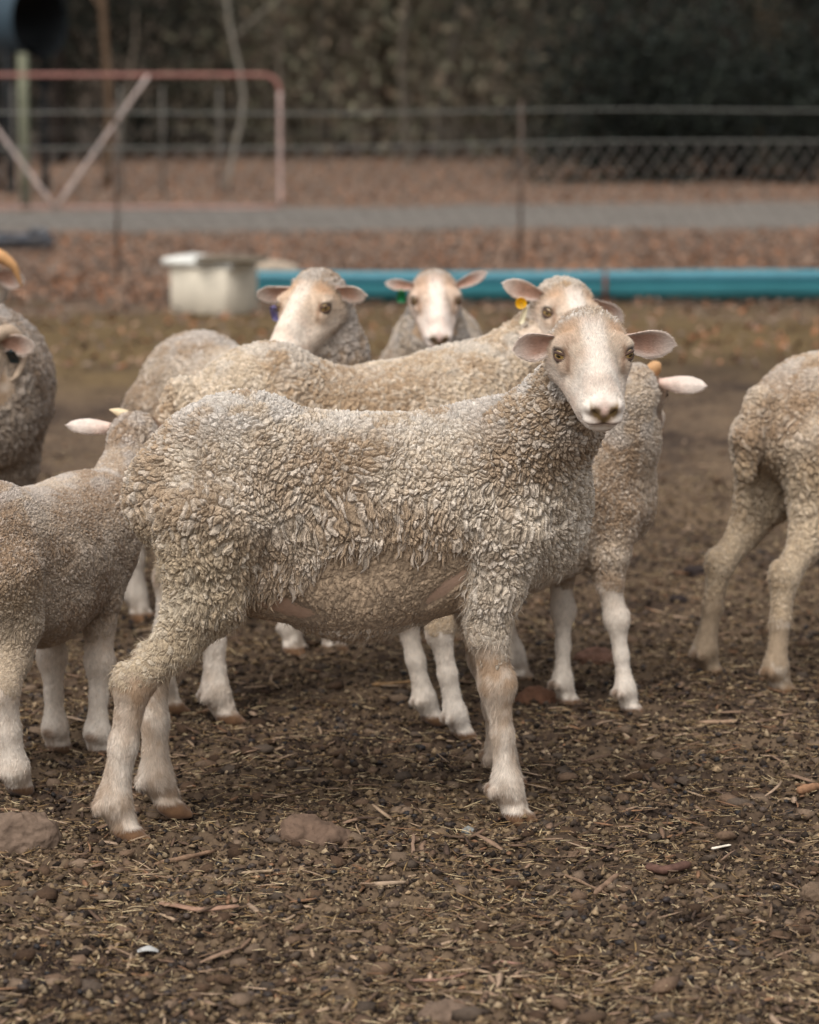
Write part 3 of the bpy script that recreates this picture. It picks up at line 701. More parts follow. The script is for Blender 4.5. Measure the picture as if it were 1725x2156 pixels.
    if crop:   # hanging fringe above the shorn belly
        band = wmask * np.exp(-((VL[:, 2] - .462 - .085 * sstep(-.085, -.03, VL[:, 0])) / .016) ** 2) * sstep(-.21, -.18, VL[:, 0]) * sstep(.26, .23, VL[:, 0])
        band = band + .8 * wmask * np.exp(-((VL[:, 2] - .44) / .03) ** 2) * sstep(.30, .36, VL[:, 0])
        f_ = scatter(V, Q, N, A, band * (band > .15), .0085, [wl], 5); P_f, N_f = f_[0], f_[1]; Df = flow(P_f, N_f); cr, ct = wool_cols(P_f, N_f, 0)
        wv = .0046 * np.exp(rng.normal(0, .3, len(P_f)))
        locks(GF, P_f + N_f * .003, N_f, nrm(Df + N_f * .35), nrm(Df + down * .8 + rng.normal(0, .12, Df.shape)), .030 * np.exp(rng.normal(0, .28, len(P_f))), wv, wv * .55, .05, cr * 1.2, ct, wig=.14, rings=7)
    # finer layer of thin crimped tips, leaning to the middle of their clump
    P, Nn, p, low, top, legz, edge, rr_, D, pull = lay(sp * .62, dens * .7, .50, 3)
    D = nrm(D + (noise(P, 16, 61)[:, None] - .5) * 2.4 * np.cross(Nn, D))
    lift = (.6 + .25 * top - .2 * low)[:, None] * (.5 + .7 * rng.random((len(P), 1)))
    L = (lock[0] * (1 - low) + lock[1] * low) * (.45 + .85 * rng.random(len(P))) * (1 - .5 * legz) * K ** .5 * (.6 + .5 * edge)
    if crop: L = np.where((p[:, 0] > -.2) & (p[:, 0] < .25) & (p[:, 2] < .42), .011, L)
    cr, ct = wool_cols(P, Nn, L); D0 = nrm(D * (1 - lift) + Nn * lift + pull * 24)
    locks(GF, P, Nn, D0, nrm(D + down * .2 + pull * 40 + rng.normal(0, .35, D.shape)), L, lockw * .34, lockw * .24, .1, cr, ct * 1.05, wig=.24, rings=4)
    # loose fibres
    P, Nn, p, low, top, legz, edge, rr_, D, pull = lay(sp * fuzz, .55, .45, 3)
    cr, ct = wool_cols(P, Nn, 0); L = (lock[0] * (1 - low) + lock[1] * low) * (.7 + .7 * rng.random(len(P))) * (1 - .4 * legz) * K ** .5
    blades(GF, P, Nn, nrm(D + pull * 20 + rng.normal(0, .25, D.shape)), L, hw * 1.1, ct * 1.08, .42, 4)
    # head wool
    hm = hw_ * (hV0[:, 2] > -.12)
    s3 = scatter(hV, hQ, hN, hA * HS * HS, hm, sp * .72, [hV0], 6)
    if s3 is not None:
        P, Nn, (p0,) = s3; D = flow(P, Nn, np.tile(-HM[:, 1] + down * .5, (len(P), 1)))
        L = (.006 + .008 * rng.random(len(P)) ** 1.5) * crown * HS; D = nrm(D + rng.normal(0, .35, D.shape)); D0 = nrm(D * .5 + Nn * .6); cr, ct = wool_cols(P, Nn, L)
        locks(GF, P, Nn, D0, nrm(D + .3 * Nn + rng.normal(0, .3, D.shape)), L, lockw * .42 * (.6 + .8 * rng.random(len(P))), lockw * .28, .15, cr * 1.5, ct, wig=.25)
    fm = (1 - hw_) * sstep(.022, -.018, hV0[:, 1] + .4 * np.abs(hV0[:, 0]) - .01) * (hV0[:, 2] > .004)
    s8 = scatter(hV, hQ, hN, hA * HS * HS, fm, .0046 if voxel < .005 else .007, [hc], 5)
    if s8 is not None:
        P, Nn, (cc,) = s8; D = flow(P, Nn, np.tile(-HM[:, 1], (len(P), 1)) + rng.normal(0, .35, (len(P), 3))); cc = cc * (.72 + .45 * rng.random((len(P), 1)))
        locks(GF, P, Nn, nrm(D * .6 + Nn * .55), nrm(D + rng.normal(0, .5, D.shape)), (.006 + .006 * rng.random(len(P))) * HS, .0019 * (.7 + .6 * rng.random(len(P))), .0011, .1, cc * .75, cc, wig=.3)
    if crop:
        s4 = scatter(V, Q, N, A, cropm * (1 - sstep(.25, .6, skin)), .0060, [skin], 5); P, Nn = s4[0], s4[1]
        D = flow(P, Nn); cr, ct = wool_cols(P, Nn, 0); ct = ct * .45 + lin((180, 152, 122)) * .5
        locks(GF, P, Nn, nrm(D * .8 + Nn * .45 + rng.normal(0, .2, D.shape)), D, .0115 * (.6 + .8 * rng.random(len(P))), .0030, .0016, .3, ct * .7, ct, rings=4)
    GF.obj('fleece', mats or M_wool, root)
    # ---- short hair on legs and face
    GH = Geo()
    s5 = scatter(V, Q, N, A, (1 - wl) * (1 - hoof) * (1 - infront * 1.0), math.sqrt(.25 / max(hairn, 1)) * .9, [c], 3)
    if s5 is not None:
        P, Nn, (cc,) = s5; D = flow(P, Nn) * .8 + down * .6; D = nrm(D - Nn * (D * Nn).sum(1, keepdims=True)) + .8 * (noise(P, 30, 4)[:, None] - .5) * np.cross(Nn, D)
        blades(GH, P, Nn, D, (.0045 + .007 * rng.random(len(P))) * K ** .5, hw, cc * (.72 + .5 * rng.random((len(P), 1))), .26)
    e = np.sqrt((np.abs(hV0[:, 0]) - .059) ** 2 + (hV0[:, 1] - .014) ** 2 + (hV0[:, 2] - .001) ** 2)
    hm = sstep(.013, .020, e) * sstep(.150, .125, hV0[:, 1]) * (1 - hw_ * .5)
    s6 = scatter(hV, hQ, hN, hA * HS * HS, hm, math.sqrt(.11 / max(hairn, 1)) * .8, [hc, hV0], 3)
    if s6 is not None:
        P, Nn, (cc, p0) = s6; D = np.tile(-HM[:, 1], (len(P), 1)) + .8 * np.sign(p0[:, :1]) * sstep(.0, .06, np.abs(p0[:, :1])) * HM[:, 0] * .6 + .5 * (fbm(P, 40, 2, 2)[:, None] - .5) * HM[:, 0]
        D = nrm(D - Nn * (D * Nn).sum(1, keepdims=True)); up = sstep(.02, -.05, p0[:, 1])
        blades(GH, P, Nn, D + .45 * up[:, None] * (Nn * .5 + rng.normal(0, .5, D.shape)), (.004 + .011 * up + .003 * rng.random(len(P))) * HS, hw * .85, cc * (.70 + .52 * rng.random((len(P), 1))), .24)
    for (ev, eq, ec, r0, t0) in EH:
        en, ea = vnormals(ev, eq); s7 = scatter(ev, eq, en, ea, np.ones(len(ev)), .0016 if voxel < .005 else .0032, [ec], 3)
        P, Nn, (cc,) = s7; D = nrm(t0 - r0) + rng.normal(0, .3, P.shape); D = nrm(D - Nn * (D * Nn).sum(1, keepdims=True))
        blades(GH, P, Nn, D, .006 * HS, hw * .8, cc * (.9 + .25 * rng.random((len(P), 1))), .15)
    GH.obj('hair', M_hair, root)
    # ---- eyes
    if eyes:
        for q in (-1, 1):
            ce = hp + HM @ np.array([q * .0540, .010, .001]) * HS; r = .0130 * HS
            th = np.linspace(0, math.pi, 21)[:, None]; ph_ = np.linspace(0, 2 * math.pi, 33)[None, :-1]
            look = nrm(HM @ np.array([q * .66, .75, .05])); ux = nrm(np.cross(look, HM[:, 2])); uy = np.cross(ux, look)
            d = np.cos(th)[..., None] * look + (np.sin(th) * np.cos(ph_))[..., None] * ux + (np.sin(th) * np.sin(ph_))[..., None] * uy
            EV = (ce + d * r).reshape(-1, 3); a_ = (np.sin(th) * np.cos(ph_)).reshape(-1); b_ = (np.sin(th) * np.sin(ph_)).reshape(-1); f_ = (np.cos(th) + 0 * ph_).reshape(-1)
            col = np.where((f_ > .62)[:, None], lin((206, 172, 104)), lin((44, 32, 26)))
            col = np.where(((np.abs(a_) < .40) & (np.abs(b_) < .16) & (f_ > 0))[:, None], lin((12, 10, 10)), col)
            i = (np.arange(20)[:, None] * 32 + np.arange(32)[None]).ravel(); jn = (np.arange(20)[:, None] * 32 + (np.arange(32)[None] + 1) % 32).ravel()
            GE = Geo(); GE.add(EV, np.stack([i, i + 32, jn + 32, jn], 1), col); GE.obj('eye', M_eye, root)
            # eyelids: rolled rims above and below the eye
            GL = Geo(); rr = .0140 * HS
            for up_ in (1, -1):
                tt = np.linspace(-1.25, 1.25, 12); az = tt; el = up_ * (.50 if up_ > 0 else .52) * np.cos(tt * 1.15)
                pts = ce + (np.cos(el) * np.cos(az))[:, None] * look * rr + (np.cos(el) * np.sin(az))[:, None] * ux * rr * (1) + np.sin(el)[:, None] * (uy if uy[2] > 0 else -uy) * rr
                GL.tube(pts, .0022 * HS * np.sin(np.linspace(.3, math.pi - .3, 12)) + .0008, lin((84, 62, 50)), 6)
            GL.obj('eyelid', M_body, root)
    # ---- horns
    for hd in horns or []:
        GN = Geo(); pts = np.array([hp + HM @ np.array(q) * HS for q in hd['pts']]); m = 26; tt = np.linspace(0, len(pts) - 1, m)
        pp = np.stack([np.interp(tt, np.arange(len(pts)), pts[:, k_]) for k_ in range(3)], 1)
        for _ in range(4): pp[1:-1] = (pp[:-2] + 2 * pp[1:-1] + pp[2:]) / 4
        rd = hd['r'] * (1 - np.linspace(0, .93, m) ** hd.get('p', 1.3)) * (1 + .06 * np.sin(np.arange(m) * 2.4))
        GN.tube(pp, rd, lin(hd['col']), 12); GN.obj('horn', M_horn, root)
    # ---- ear tag
    for tg in tagcol or []:
        GT = Geo(); o_ = hp + HM @ np.array(tg['at']) * HS; cc = lin(tg['col']); rz_ = tg.get('rot', 0.0)
        fz = nrm(HM @ np.array(tg.get('n', (0, 1, 0)))); ux = nrm(np.cross(fz, HM[:, 2])); uy = np.cross(ux, fz)
        ux, uy = ux * math.cos(rz_) + uy * math.sin(rz_), -ux * math.sin(rz_) + uy * math.cos(rz_)
        def plate(w0, h0, x0, y0, th, colr, rnd=.25, w1=None):
            w1 = w1 or w0; a = np.linspace(0, 2 * math.pi, 25)[:-1]; ca, sa = np.cos(a), np.sin(a); e_ = .35 if rnd < .9 else 1
            xx = np.sign(ca) * np.abs(ca) ** e_; yy = np.sign(sa) * np.abs(sa) ** e_
            wv = w0 + (w1 - w0) * (1 - yy) / 2
            ring = lambda k2: o_ + ux * (x0 + xx * wv)[:, None] + uy * (y0 + yy * h0)[:, None] + fz * k2
            VV = np.concatenate([ring(th / 2), ring(-th / 2), [o_ + ux * x0 + uy * y0 + fz * th / 2], [o_ + ux * x0 + uy * y0 - fz * th / 2]])
            j = np.arange(24); jn = (j + 1) % 24
            GT.add(VV, np.stack([j, jn, jn + 24, j + 24], 1), colr, np.concatenate([np.stack([np.full(24, 48), j, jn], 1), np.stack([np.full(24, 49), jn + 24, j + 24], 1)]))
        if tg['kind'] == 'button':
            plate(.0125 * HS, .0125 * HS, 0, 0, .004, cc, 1.0); plate(.004, .004, 0, 0, .009, cc * .8, 1.0)
            if 'col2' in tg: plate(.0045, .020, -.012, -.026, .0025, lin(tg['col2']), .2, .006)
        else:
            plate(.0105 * HS, .019 * HS, 0, -.016 * HS, .0028, cc, .3, .013 * HS); plate(.004, .004, 0, 0, .010, cc * .8, 1.0)
        GT.obj('ear_tag', M_tag, root)
    print('  sheep', label[:30], len(V), GF.n, GH.n, round(time.time() - T0, 1))
    return root

def local(loc, heading, w_):
    """world point -> local of a root"""
    d = np.asarray(w_) - np.asarray(loc); c, s = math.cos(heading), math.sin(heading)
    return np.array([d[0] * c + d[1] * s, -d[0] * s + d[1] * c, d[2]])
def ldir(heading, v):
    c, s = math.cos(heading), math.sin(heading); return np.array([v[0] * c + v[1] * s, -v[0] * s + v[1] * c, v[2]])
exec_sheep = True
FL = 'sheep standing in the yard'
ED = lambda lx=.150, ly=-.060, lz=.012, rx=.150, ry=-.060, rz=.012, f=(0, 1, .35), w1=.062, w2=.062, f2=None: [((-.056, -.056, .004), (-lx, ly, lz), f, w1), ((.056, -.056, .004), (rx, ry, rz), f2 or f, w2)]
# 1 the ewe in front
h1 = R(11); L1 = np.array([-.136, 4.975, 0.0])
hd = at(1249, 730, 4.80)
make_sheep('shorn ewe in front, standing side on and looking straight at the camera', L1, h1, 1.0,
    head_pos=local(L1, h1, hd), head_dir=ldir(h1, (.075, -1, -.43)), roll=-.01, voxel=.004,
    legs=dict(hr=gnd(283, 1766), hl=gnd(372, 1712), fr=gnd(1104, 1732), fl=gnd(1090, 1658)), crop=True, spacing=.0090, amp=.0066, cell=.0092, fine=2, lock=(.0120, .024), lockw=.0050, hairn=60000,
    ears=[((-.058, -.050, -.006), (-.150, -.048, -.016), (0, 1, .05), .060), ((.058, -.050, -.006), (.131, -.046, -.020), (0, 1, .1), .060)], seed=3, hw=.0004, tail=False, neckr=.82, legdirt=.55, crown=1.6)
# 2 behind it, yellow tag
h2 = R(21); L2 = np.array([-.150, 5.97, 0.0]); hd = at(1204, 652, 6.10)
make_sheep('ewe right behind the front one, head raised, yellow button tag in its ear', L2, h2, 1.0,
    head_pos=local(L2, h2, hd), head_dir=ldir(h2, (.20, -1, -.48)), roll=.16, voxel=.006, legs=dict(hr=gnd(490, 1522), hl=gnd(372, 1498), fr=gnd(1108, 1440), fl=gnd(1060, 1420)),
    spacing=.0105, lock=(.011, .016), lockw=.0062, wool=(.98, .93, .86), hairn=9000, ears=ED(.140, -.050, -.030, .150, -.060, .020, (0, 1, .1), .055, .050), hw=.0009,
    tagcol=[dict(kind='button', at=(.108, -.028, -.006), col=(236, 176, 16), col2=(226, 214, 180), n=(.2, 1, .2))], seed=4, crown=1.5, backdz=-.02, legdirt=.3)
# 3 lamb on the right, head turned away
h3 = R(32); L3 = np.array([.195, 5.80, 0.0]); hd = at(1347, 812, 5.95)
make_sheep('lamb with bare white legs looking away, its pale ear sticking out beside the front ewe', L3, h3, .80,
    head_pos=local(L3, h3, hd), head_dir=ldir(h3, (.30, .90, -.40)), roll=-.05, voxel=.005, legs=dict(hr=gnd(985, 1555), hl=gnd(920, 1520), fr=gnd(1338, 1503), fl=gnd(1205, 1484)),
    spacing=.0068, lock=(.0065, .0085), lockw=.0036, wool=(.88, .83, .79), hairn=16000, cell=.0078, amp=.0042, fine=2, ears=ED(.160, -.060, .012, .178, -.062, .004, (0, 1, .2), .048, .048), hw=.0007, lamb=True, clump=62.0, fuzz=.55,
    horns=[dict(pts=[(.034, -.050, .030), (.046, -.056, .044), (.056, -.060, .052)], r=.016, p=3, col=(196, 152, 108)), dict(pts=[(-.030, -.040, .035), (-.034, -.055, .055)], r=.013, col=(206, 160, 110))],
    seed=5, headscale=.88, eyes=True, legdirt=.12, tail=False, neckr=1.1, crown=1.0, girth=.88)
# 4 purple tag
h4 = R(-45); L4 = np.array([-.40, 6.68, 0.0]); hd = at(643, 634, 6.33)
make_sheep('sheep with a purple ear tag, its head turned left above the other backs', L4, h4, .93,
    head_pos=local(L4, h4, hd), head_dir=ldir(h4, (-.42, -.84, -.50)), roll=-.02, voxel=.007, spacing=.0105, lock=(.009, .013), lockw=.0054, wool=(.84, .80, .77), hairn=7000,
    legs=dict(hr=gnd(305, 1308), hl=gnd(400, 1290), fr=gnd(630, 1380), fl=gnd(712, 1377)),
    ears=ED(.130, -.050, -.004, .150, -.045, -.010, (0, 1, -.1), .055, .055), hw=.001, orange=1.2, tagcol=[dict(kind='flag', at=(.098, -.018, -.022), col=(112, 104, 150), n=(.2, 1, 0))], seed=6, crown=1.7, legdirt=.1, tail=False, face=(1, .97, .93))
# 5 green tag, straight at camera
h5 = R(-92); L5 = np.array([.07, 7.55, 0.0]); hd = at(918, 622, 7.12)
make_sheep('sheep facing the camera between two heads, with a small green ear tag', L5, h5, .93,
    head_pos=local(L5, h5, hd), head_dir=ldir(h5, (.06, -1, -.55)), voxel=.007, spacing=.011, lock=(.012, .016), lockw=.0054, wool=(.78, .75, .73), hairn=7000,
    ears=ED(.140, -.050, .050, .135, -.050, .018, (0, 1, .3), .038, .036), hw=.001, tagcol=[dict(kind='flag', at=(.092, -.035, .0), col=(20, 120, 70), n=(.2, 1, 0))], seed=7, headscale=.93, crown=.7, face=(1.04, 1.0, 1.0), orange=.7)
# 6 lamb at the left
h6 = R(66); L6 = np.array([-.735, 5.33, 0.0]); hd = at(306, 912, 5.74)
make_sheep('woolly lamb at the left edge seen from behind, head hidden behind the front ewe', L6, h6, .745,
    head_pos=local(L6, h6, hd), head_dir=ldir(h6, (.28, .92, -.42)), voxel=.005, legs=dict(hr=gnd(48, 1666), hl=gnd(-70, 1640), fr=gnd(218, 1588), fl=gnd(130, 1579)),
    spacing=.0064, lock=(.006, .0075), lockw=.0033, wool=(.84, .79, .76), orange=.4, hairn=16000, cell=.0074, amp=.0038, fine=2, ears=ED(.180, -.060, .004, .150, -.065, .0, (0, 1, .2), .042, .042), hw=.0006, lamb=True, clump=66.0, fuzz=.55,
    horns=[dict(pts=[(-.036, -.040, .036), (-.058, -.046, .046), (-.080, -.050, .050)], r=.014, col=(222, 200, 164))],
    seed=8, headscale=.86, legdirt=.25, tail=False, neckr=.80, nboff=(.03, -.055, 0), legw=1.32, crown=1.0)
# 7 ram at the left edge
h7 = R(-62); L7 = np.array([-1.13, 6.75, 0.0]); hd = at(-62, 752, 6.30)
make_sheep('grey horned ram cut off by the left edge, dark tag in its ear', L7, h7, 1.05,
    head_pos=local(L7, h7, hd), head_dir=ldir(h7, (-.25, -.8, -.75)), voxel=.008, spacing=.012, lock=(.014, .018), lockw=.0062, wool=(.60, .57, .56), hairn=5000, hw=.0012,
    ears=ED(.14, -.05, .0, .135, -.05, .01), horns=[dict(pts=[(-.045, -.03, .04), (-.085, -.075, .03), (-.10, -.07, -.04), (-.09, -.01, -.06), (-.095, .03, -.03)], r=.018, col=(176, 154, 132)),
    dict(pts=[(.045, -.03, .04), (.085, -.075, .03), (.10, -.07, -.04), (.09, -.01, -.06), (.095, .03, -.03)], r=.018, col=(176, 154, 132))],
    tagcol=[dict(kind='flag', at=(-.088, -.03, .0), col=(30, 40, 42), n=(0, 1, 0))], seed=9, girth=1.15, face=(.95, .92, .88), neckr=1.25)
# 8 hindquarters at the right
h8 = R(38); L8 = np.array([1.02, 6.33, 0.0])
make_sheep('sheep at the right edge with only its muddy hindquarters in view', L8, h8, .93,
    head_pos=(.52, 0, .92), head_dir=(1, 0, -.4), voxel=.006, spacing=.0098, lock=(.010, .014), lockw=.0052, wool=(.86, .80, .74), hairn=12000, hw=.0009, seed=10, legdirt=1.5, tail=True, wool_low=-.09, stain=(152, 130, 104),
    legs=dict(hr=gnd(1655, 1463), hl=gnd(1505, 1424)))
# 9 horned head behind the ram
h9 = R(-30); L9 = np.array([-1.72, 7.62, 0.0]); hd = at(-62, 600, 7.35)
make_sheep('sheep behind the ram, only the orange tip of its horn reaching into view', L9, h9, 1.0,
    head_pos=local(L9, h9, hd), head_dir=ldir(h9, (-.2, -1, -.6)), voxel=.009, spacing=.016, lock=(.014, .018), lockw=.008, wool=(.7, .66, .62), hairn=3000, hw=.0014,
    ears=ED(.13, -.05, -.01, .13, -.05, -.01), horns=[dict(pts=[(-.03, -.03, .04), (-.075, -.05, .075), (-.115, -.045, .04), (-.128, -.03, -.015)], r=.023, col=(206, 156, 106)),
    dict(pts=[(.03, -.03, .04), (.075, -.05, .075), (.115, -.045, .04), (.128, -.03, -.015)], r=.023, col=(206, 156, 106))], seed=12)
rng = np.random.default_rng(77)
print('sheep', time.time() - T0)

# ------------------------------------------------------------------ rocks and sticks in the yard
def rock(px, py, wpx, hpx, col, label, dpt=.8, seed=0):
    c = gnd(px, py); sc_ = FPX / (c[1]); rx = wpx / sc_ / 2; rz_ = hpx / sc_ * .62
    o = empty('rock', (c[0], c[1] + rx * .3, ground_h(np.array([c[0]]), np.array([c[1]]))[0]), 0, label, 'rock', 'rocks lying in the yard')
    V, Q = surface([ell((0, 0, rz_ * .25), (rx, rx * dpt, rz_), .01), ell((rx * .4, 0, rz_ * .1), (rx * .62, rx * dpt * .8, rz_ * .9), .01)], rx / 18)
    V = laplace(V, Q, 2); N, _ = vnormals(V, Q)
    V = V + N * ((fbm(V, 1.8 / rx, 3, seed) - .5) * rx * .55 + (fbm(V, 9 / rx, 3, seed + 5) - .5) * rx * .13)[:, None]
    cc = lin(col) * (.75 + .5 * fbm(V, 5 / rx, 3, seed + 9))[:, None]
    GG = Geo(); GG.add(V, Q, cc); m = GG.obj('rock', M_rock)
    # a rock is one mesh: no empty needed
    m.location = o.location; m.name = 'stone'; bpy.data.objects.remove(o); m.name = 'rock'
    tag(m, label, 'rock', 'rocks lying in the yard'); return m
rock(38, 1782, 165, 112, (112, 94, 80), 'large brown rock cut by the left edge below the lamb', .8, 1)
rock(655, 1775, 158, 72, (106, 86, 72), 'flat brown rock on the soil in front of the ewe, below its belly', .8, 2)
rock(940, 2140, 128, 62, (110, 92, 78), 'rounded rock at the bottom edge of the picture', .8, 3)
rock(1722, 1885, 80, 60, (106, 88, 72), 'small rock cut by the right edge', .8, 4)
rock(1130, 1478, 92, 48, (112, 80, 62), 'reddish brown rock behind the front hoof of the ewe', .8, 5)
rock(1258, 1395, 110, 40, (108, 80, 66), 'low brown rock between the white legs of the lamb', .8, 6)
rock(1462, 1222, 46, 26, (52, 44, 42), 'dark lump on the soil left of the right hand sheep', .8, 7)
rock(1428, 1275, 34, 18, (50, 42, 40), 'smaller dark lump just below the other dark lump', .8, 8)
rock(985, 1747, 26, 16, (128, 128, 124), 'tiny grey pebble left of the front hoof', .8, 9)
def stick(pts, wpx, col, name, label, flat=1.0, seed=0):
    P3 = np.array([gnd(a, b, .012) for a, b in pts]); r = wpx / (FPX / P3[0][1]) / 2; m = 14
    tt = np.linspace(0, len(pts) - 1, m); pp = np.stack([np.interp(tt, np.arange(len(pts)), P3[:, k]) for k in range(3)], 1)
    pp[:, 2] = ground_h(pp[:, 0], pp[:, 1]).mean() + .007 + r * .5
    pp[:, :2] += (np.stack([noise(pp, 40, seed), noise(pp, 40, seed + 3)], 1) - .5) * r
    rr = r * (.75 + .5 * noise(pp, 60, seed + 1)) * np.interp(np.linspace(0, 1, m), [0, .06, .94, 1], [.55, 1, .9, .5])
    GG = Geo(); GG.tube(pp, rr, lin(col) * .95, 8)
    V = GG.V[0]; cz = pp[:, 2].mean(); V[:, 2] = cz + (V[:, 2] - cz) * flat
    GG.C[0] = GG.C[0] * (.7 + .6 * fbm(V, 120, 2, seed))[:, None]
    o = GG.obj(name, M_wood); return tag(o, label, 'stick' if name == 'stick' else name.replace('_', ' '), 'sticks lying in the yard')
stick([(322, 1812), (385, 1797), (450, 1783)], 12, (140, 112, 90), 'stick', 'brown twig just right of the near hind hoof', 1, 1)
stick([(770, 1867), (855, 1860)], 11, (160, 138, 116), 'stick', 'short straight pale stick below the flat rock', 1, 2)
stick([(508, 1843), (576, 1838)], 8, (156, 134, 110), 'stick', 'thin pale stick left of the flat rock', 1, 3)
stick([(868, 2052), (930, 2052), (1010, 2030), (1050, 2012), (1095, 2018)], 8, (146, 112, 96), 'stick', 'long curved reddish twig near the bottom', 1, 4)
stick([(1500, 1771), (1540, 1763)], 11, (226, 214, 196), 'stick', 'small white chip of bark on the right', .4, 5)
stick([(1466, 1517), (1555, 1514)], 10, (158, 130, 106), 'stick', 'straight pale stick below the right hand sheep', 1, 6)
stick([(1255, 1868), (1300, 1828)], 13, (134, 108, 88), 'stick', 'stubby grey brown stick pointing up to the right', 1, 7)
stick([(1182, 1822), (1250, 1850), (1290, 1872)], 7, (128, 104, 84), 'stick', 'thin twig left of the stubby stick', 1, 8)
stick([(1683, 1672), (1725, 1662)], 20, (150, 112, 84), 'stick', 'thick orange brown stick at the right edge', 1, 9)
stick([(784, 1446), (885, 1438)], 11, (150, 118, 84), 'stick', 'tan stick on the soil beyond the ewe belly', .7, 10)
stick([(872, 1750), (868, 1795), (912, 1812)], 9, (146, 120, 100), 'stick', 'bent twig right of the flat rock', 1, 11)
stick([(340, 1915), (420, 1930), (498, 1920)], 24, (150, 118, 98), 'wood_shard', 'flat forked shard of pinkish bark in the foreground', .3, 12)
stick([(1362, 1822), (1405, 1830), (1450, 1818)], 28, (96, 70, 60), 'wood_shard', 'dark chunk of wood on the right foreground', .7, 13)
stick([(1095, 1722), (1130, 1700)], 9, (138, 108, 84), 'stick', 'chip of wood touching the front hoof', .7, 14)
# feather
GG = Geo(); fp = gnd(312, 2008, .01); a = np.linspace(0, 1, 9)[:, None]; v = np.array([-1, 0, 1.0])[None]
pr_ = np.sin(a * 3.0 + .14) * .008
FV = np.stack([fp[0] - .016 + a * .032 + 0 * v, fp[1] + v * pr_ * 1.6, fp[2] + .006 + .006 * np.sin(a * 3.1) - .003 * np.abs(v)], -1)
FV2 = np.concatenate([FV.reshape(-1, 3), FV.reshape(-1, 3) - [0, 0, .0008]]); i = (np.arange(8)[:, None] * 3 + np.arange(2)[None]).ravel()
GG.add(FV2, np.concatenate([np.stack([i, i + 3, i + 4, i + 1], 1), np.stack([i + 27, i + 28, i + 31, i + 30], 1)]), lin((176, 174, 170)))
tag(GG.obj('feather', M_straw), 'small white feather on the soil at the lower left', 'feather')

# ------------------------------------------------------------------ trough and block behind the flock
Yt = 17.0; r = .104; x0, x1 = at(512, 600, Yt)[0], 3.6
tr = empty('feed_trough', ((x0 + x1) / 2, Yt, 0), 0, 'long blue half pipe feed trough lying behind the flock', 'trough')
GG = Geo(); m = 20; th = np.linspace(-.12, math.pi + .12, m); xs_ = np.linspace(x0, x1, 30) - (x0 + x1) / 2
def shell(rr): return np.stack([np.repeat(xs_[:, None], m, 1), np.tile(rr * np.cos(th), (30, 1)), np.tile(.116 - rr * np.sin(th), (30, 1)) + .006 * np.sin(xs_ * 1.3)[:, None]], -1).reshape(-1, 3)
i = (np.arange(29)[:, None] * m + np.arange(m - 1)[None]).ravel(); N1 = 30 * m
Q_ = [np.stack([i, i + 1, i + m + 1, i + m], 1), np.stack([i + N1, i + N1 + m, i + N1 + m + 1, i + N1 + 1], 1)]
for r_ in (0, m - 1):
    i2 = np.arange(29) * m + r_; Q_.append(np.stack([i2, i2 + m, i2 + m + N1, i2 + N1], 1))
for c_ in (0, 29):
    i2 = c_ * m + np.arange(m - 1); Q_.append(np.stack([i2, i2 + 1, i2 + 1 + N1, i2 + N1], 1))
GG.add(np.concatenate([shell(r), shell(r - .006)]), np.concatenate(Q_), lin((66, 138, 148)))
GG.obj('channel', M_pvc, tr)
# far rim board seen above the near rim
GB_ = Geo(); GB_.tube(np.stack([xs_, np.full(30, .100), .146 + .006 * np.sin(xs_ * 1.3)], 1), .042, lin((70, 124, 136)), 12); GB_.obj('back_pipe', M_pvc, tr)
for px in (1272,):
    GG = Geo(); xx = at(px, 600, Yt)[0] - (x0 + x1) / 2
    GG.box((xx, -.112, .11), (.022, .022, .17), 0, lin((112, 66, 50)), .003); GG.box((xx, .0, .014), (.03, .24, .028), 0, lin((96, 62, 50)), .003); GG.obj('bracket', M_steel, tr)
c = gnd(430, 664); bk = empty('concrete_block', (c[0] + .05, c[1] + .12, 0), R(-33), 'pale concrete block with slabs on top at the end of the blue trough', 'block')
GG = Geo(); GG.box((0, 0, .125), (.40, .32, .29), 0, lin((206, 196, 178)), .012); GG.obj('block', M_conc, bk)
GG = Geo(); GG.box((-.03, .0, .296), (.46, .34, .048), R(6), lin((214, 212, 204)), .014); o = GG.obj('slab', M_conc, bk); o.rotation_euler = (.02, .035, .03)
GG = Geo(); GG.box((.16, -.04, .292), (.38, .28, .028), R(24), lin((108, 98, 84)), .010)
GG.V[-1][:, 2] += .028; GG.obj('slab', M_conc, bk)
c = gnd(575, 600); 
V, Q = surface([ell((0, 0, .10), (.13, .08, .05), .02), ell((.08, 0, .09), (.10, .07, .04), .02), ell((-.02, 0, .04), (.10, .07, .06), .02)], .012)
GG = Geo(); GG.add(laplace(V, Q, 2) , Q, lin((168, 152, 134))); o = GG.obj('stone', M_rock); o.location = (at(575, 550, 18.2)[0], 18.2, .03)
tag(o, 'pale stone lying behind the end of the blue trough', 'stone')
# coil of hose at the left
GG = Geo(); th = np.linspace(0, 2 * math.pi * 2.2, 90); cc_ = gnd(20, 528)
pts = np.stack([cc_[0] + (.30 + .02 * np.sin(th * 2.3)) * np.cos(th), cc_[1] + .62 * np.sin(th) * (1 + .05 * np.cos(th * 1.7)), .04 + .018 * th / 3 + .01 * np.sin(th * 3)], 1)
GG.tube(pts, .030, lin((66, 68, 74)), 8); tag(GG.obj('hose', M_tag), 'coil of dark hose on the ground at the left', 'hose')

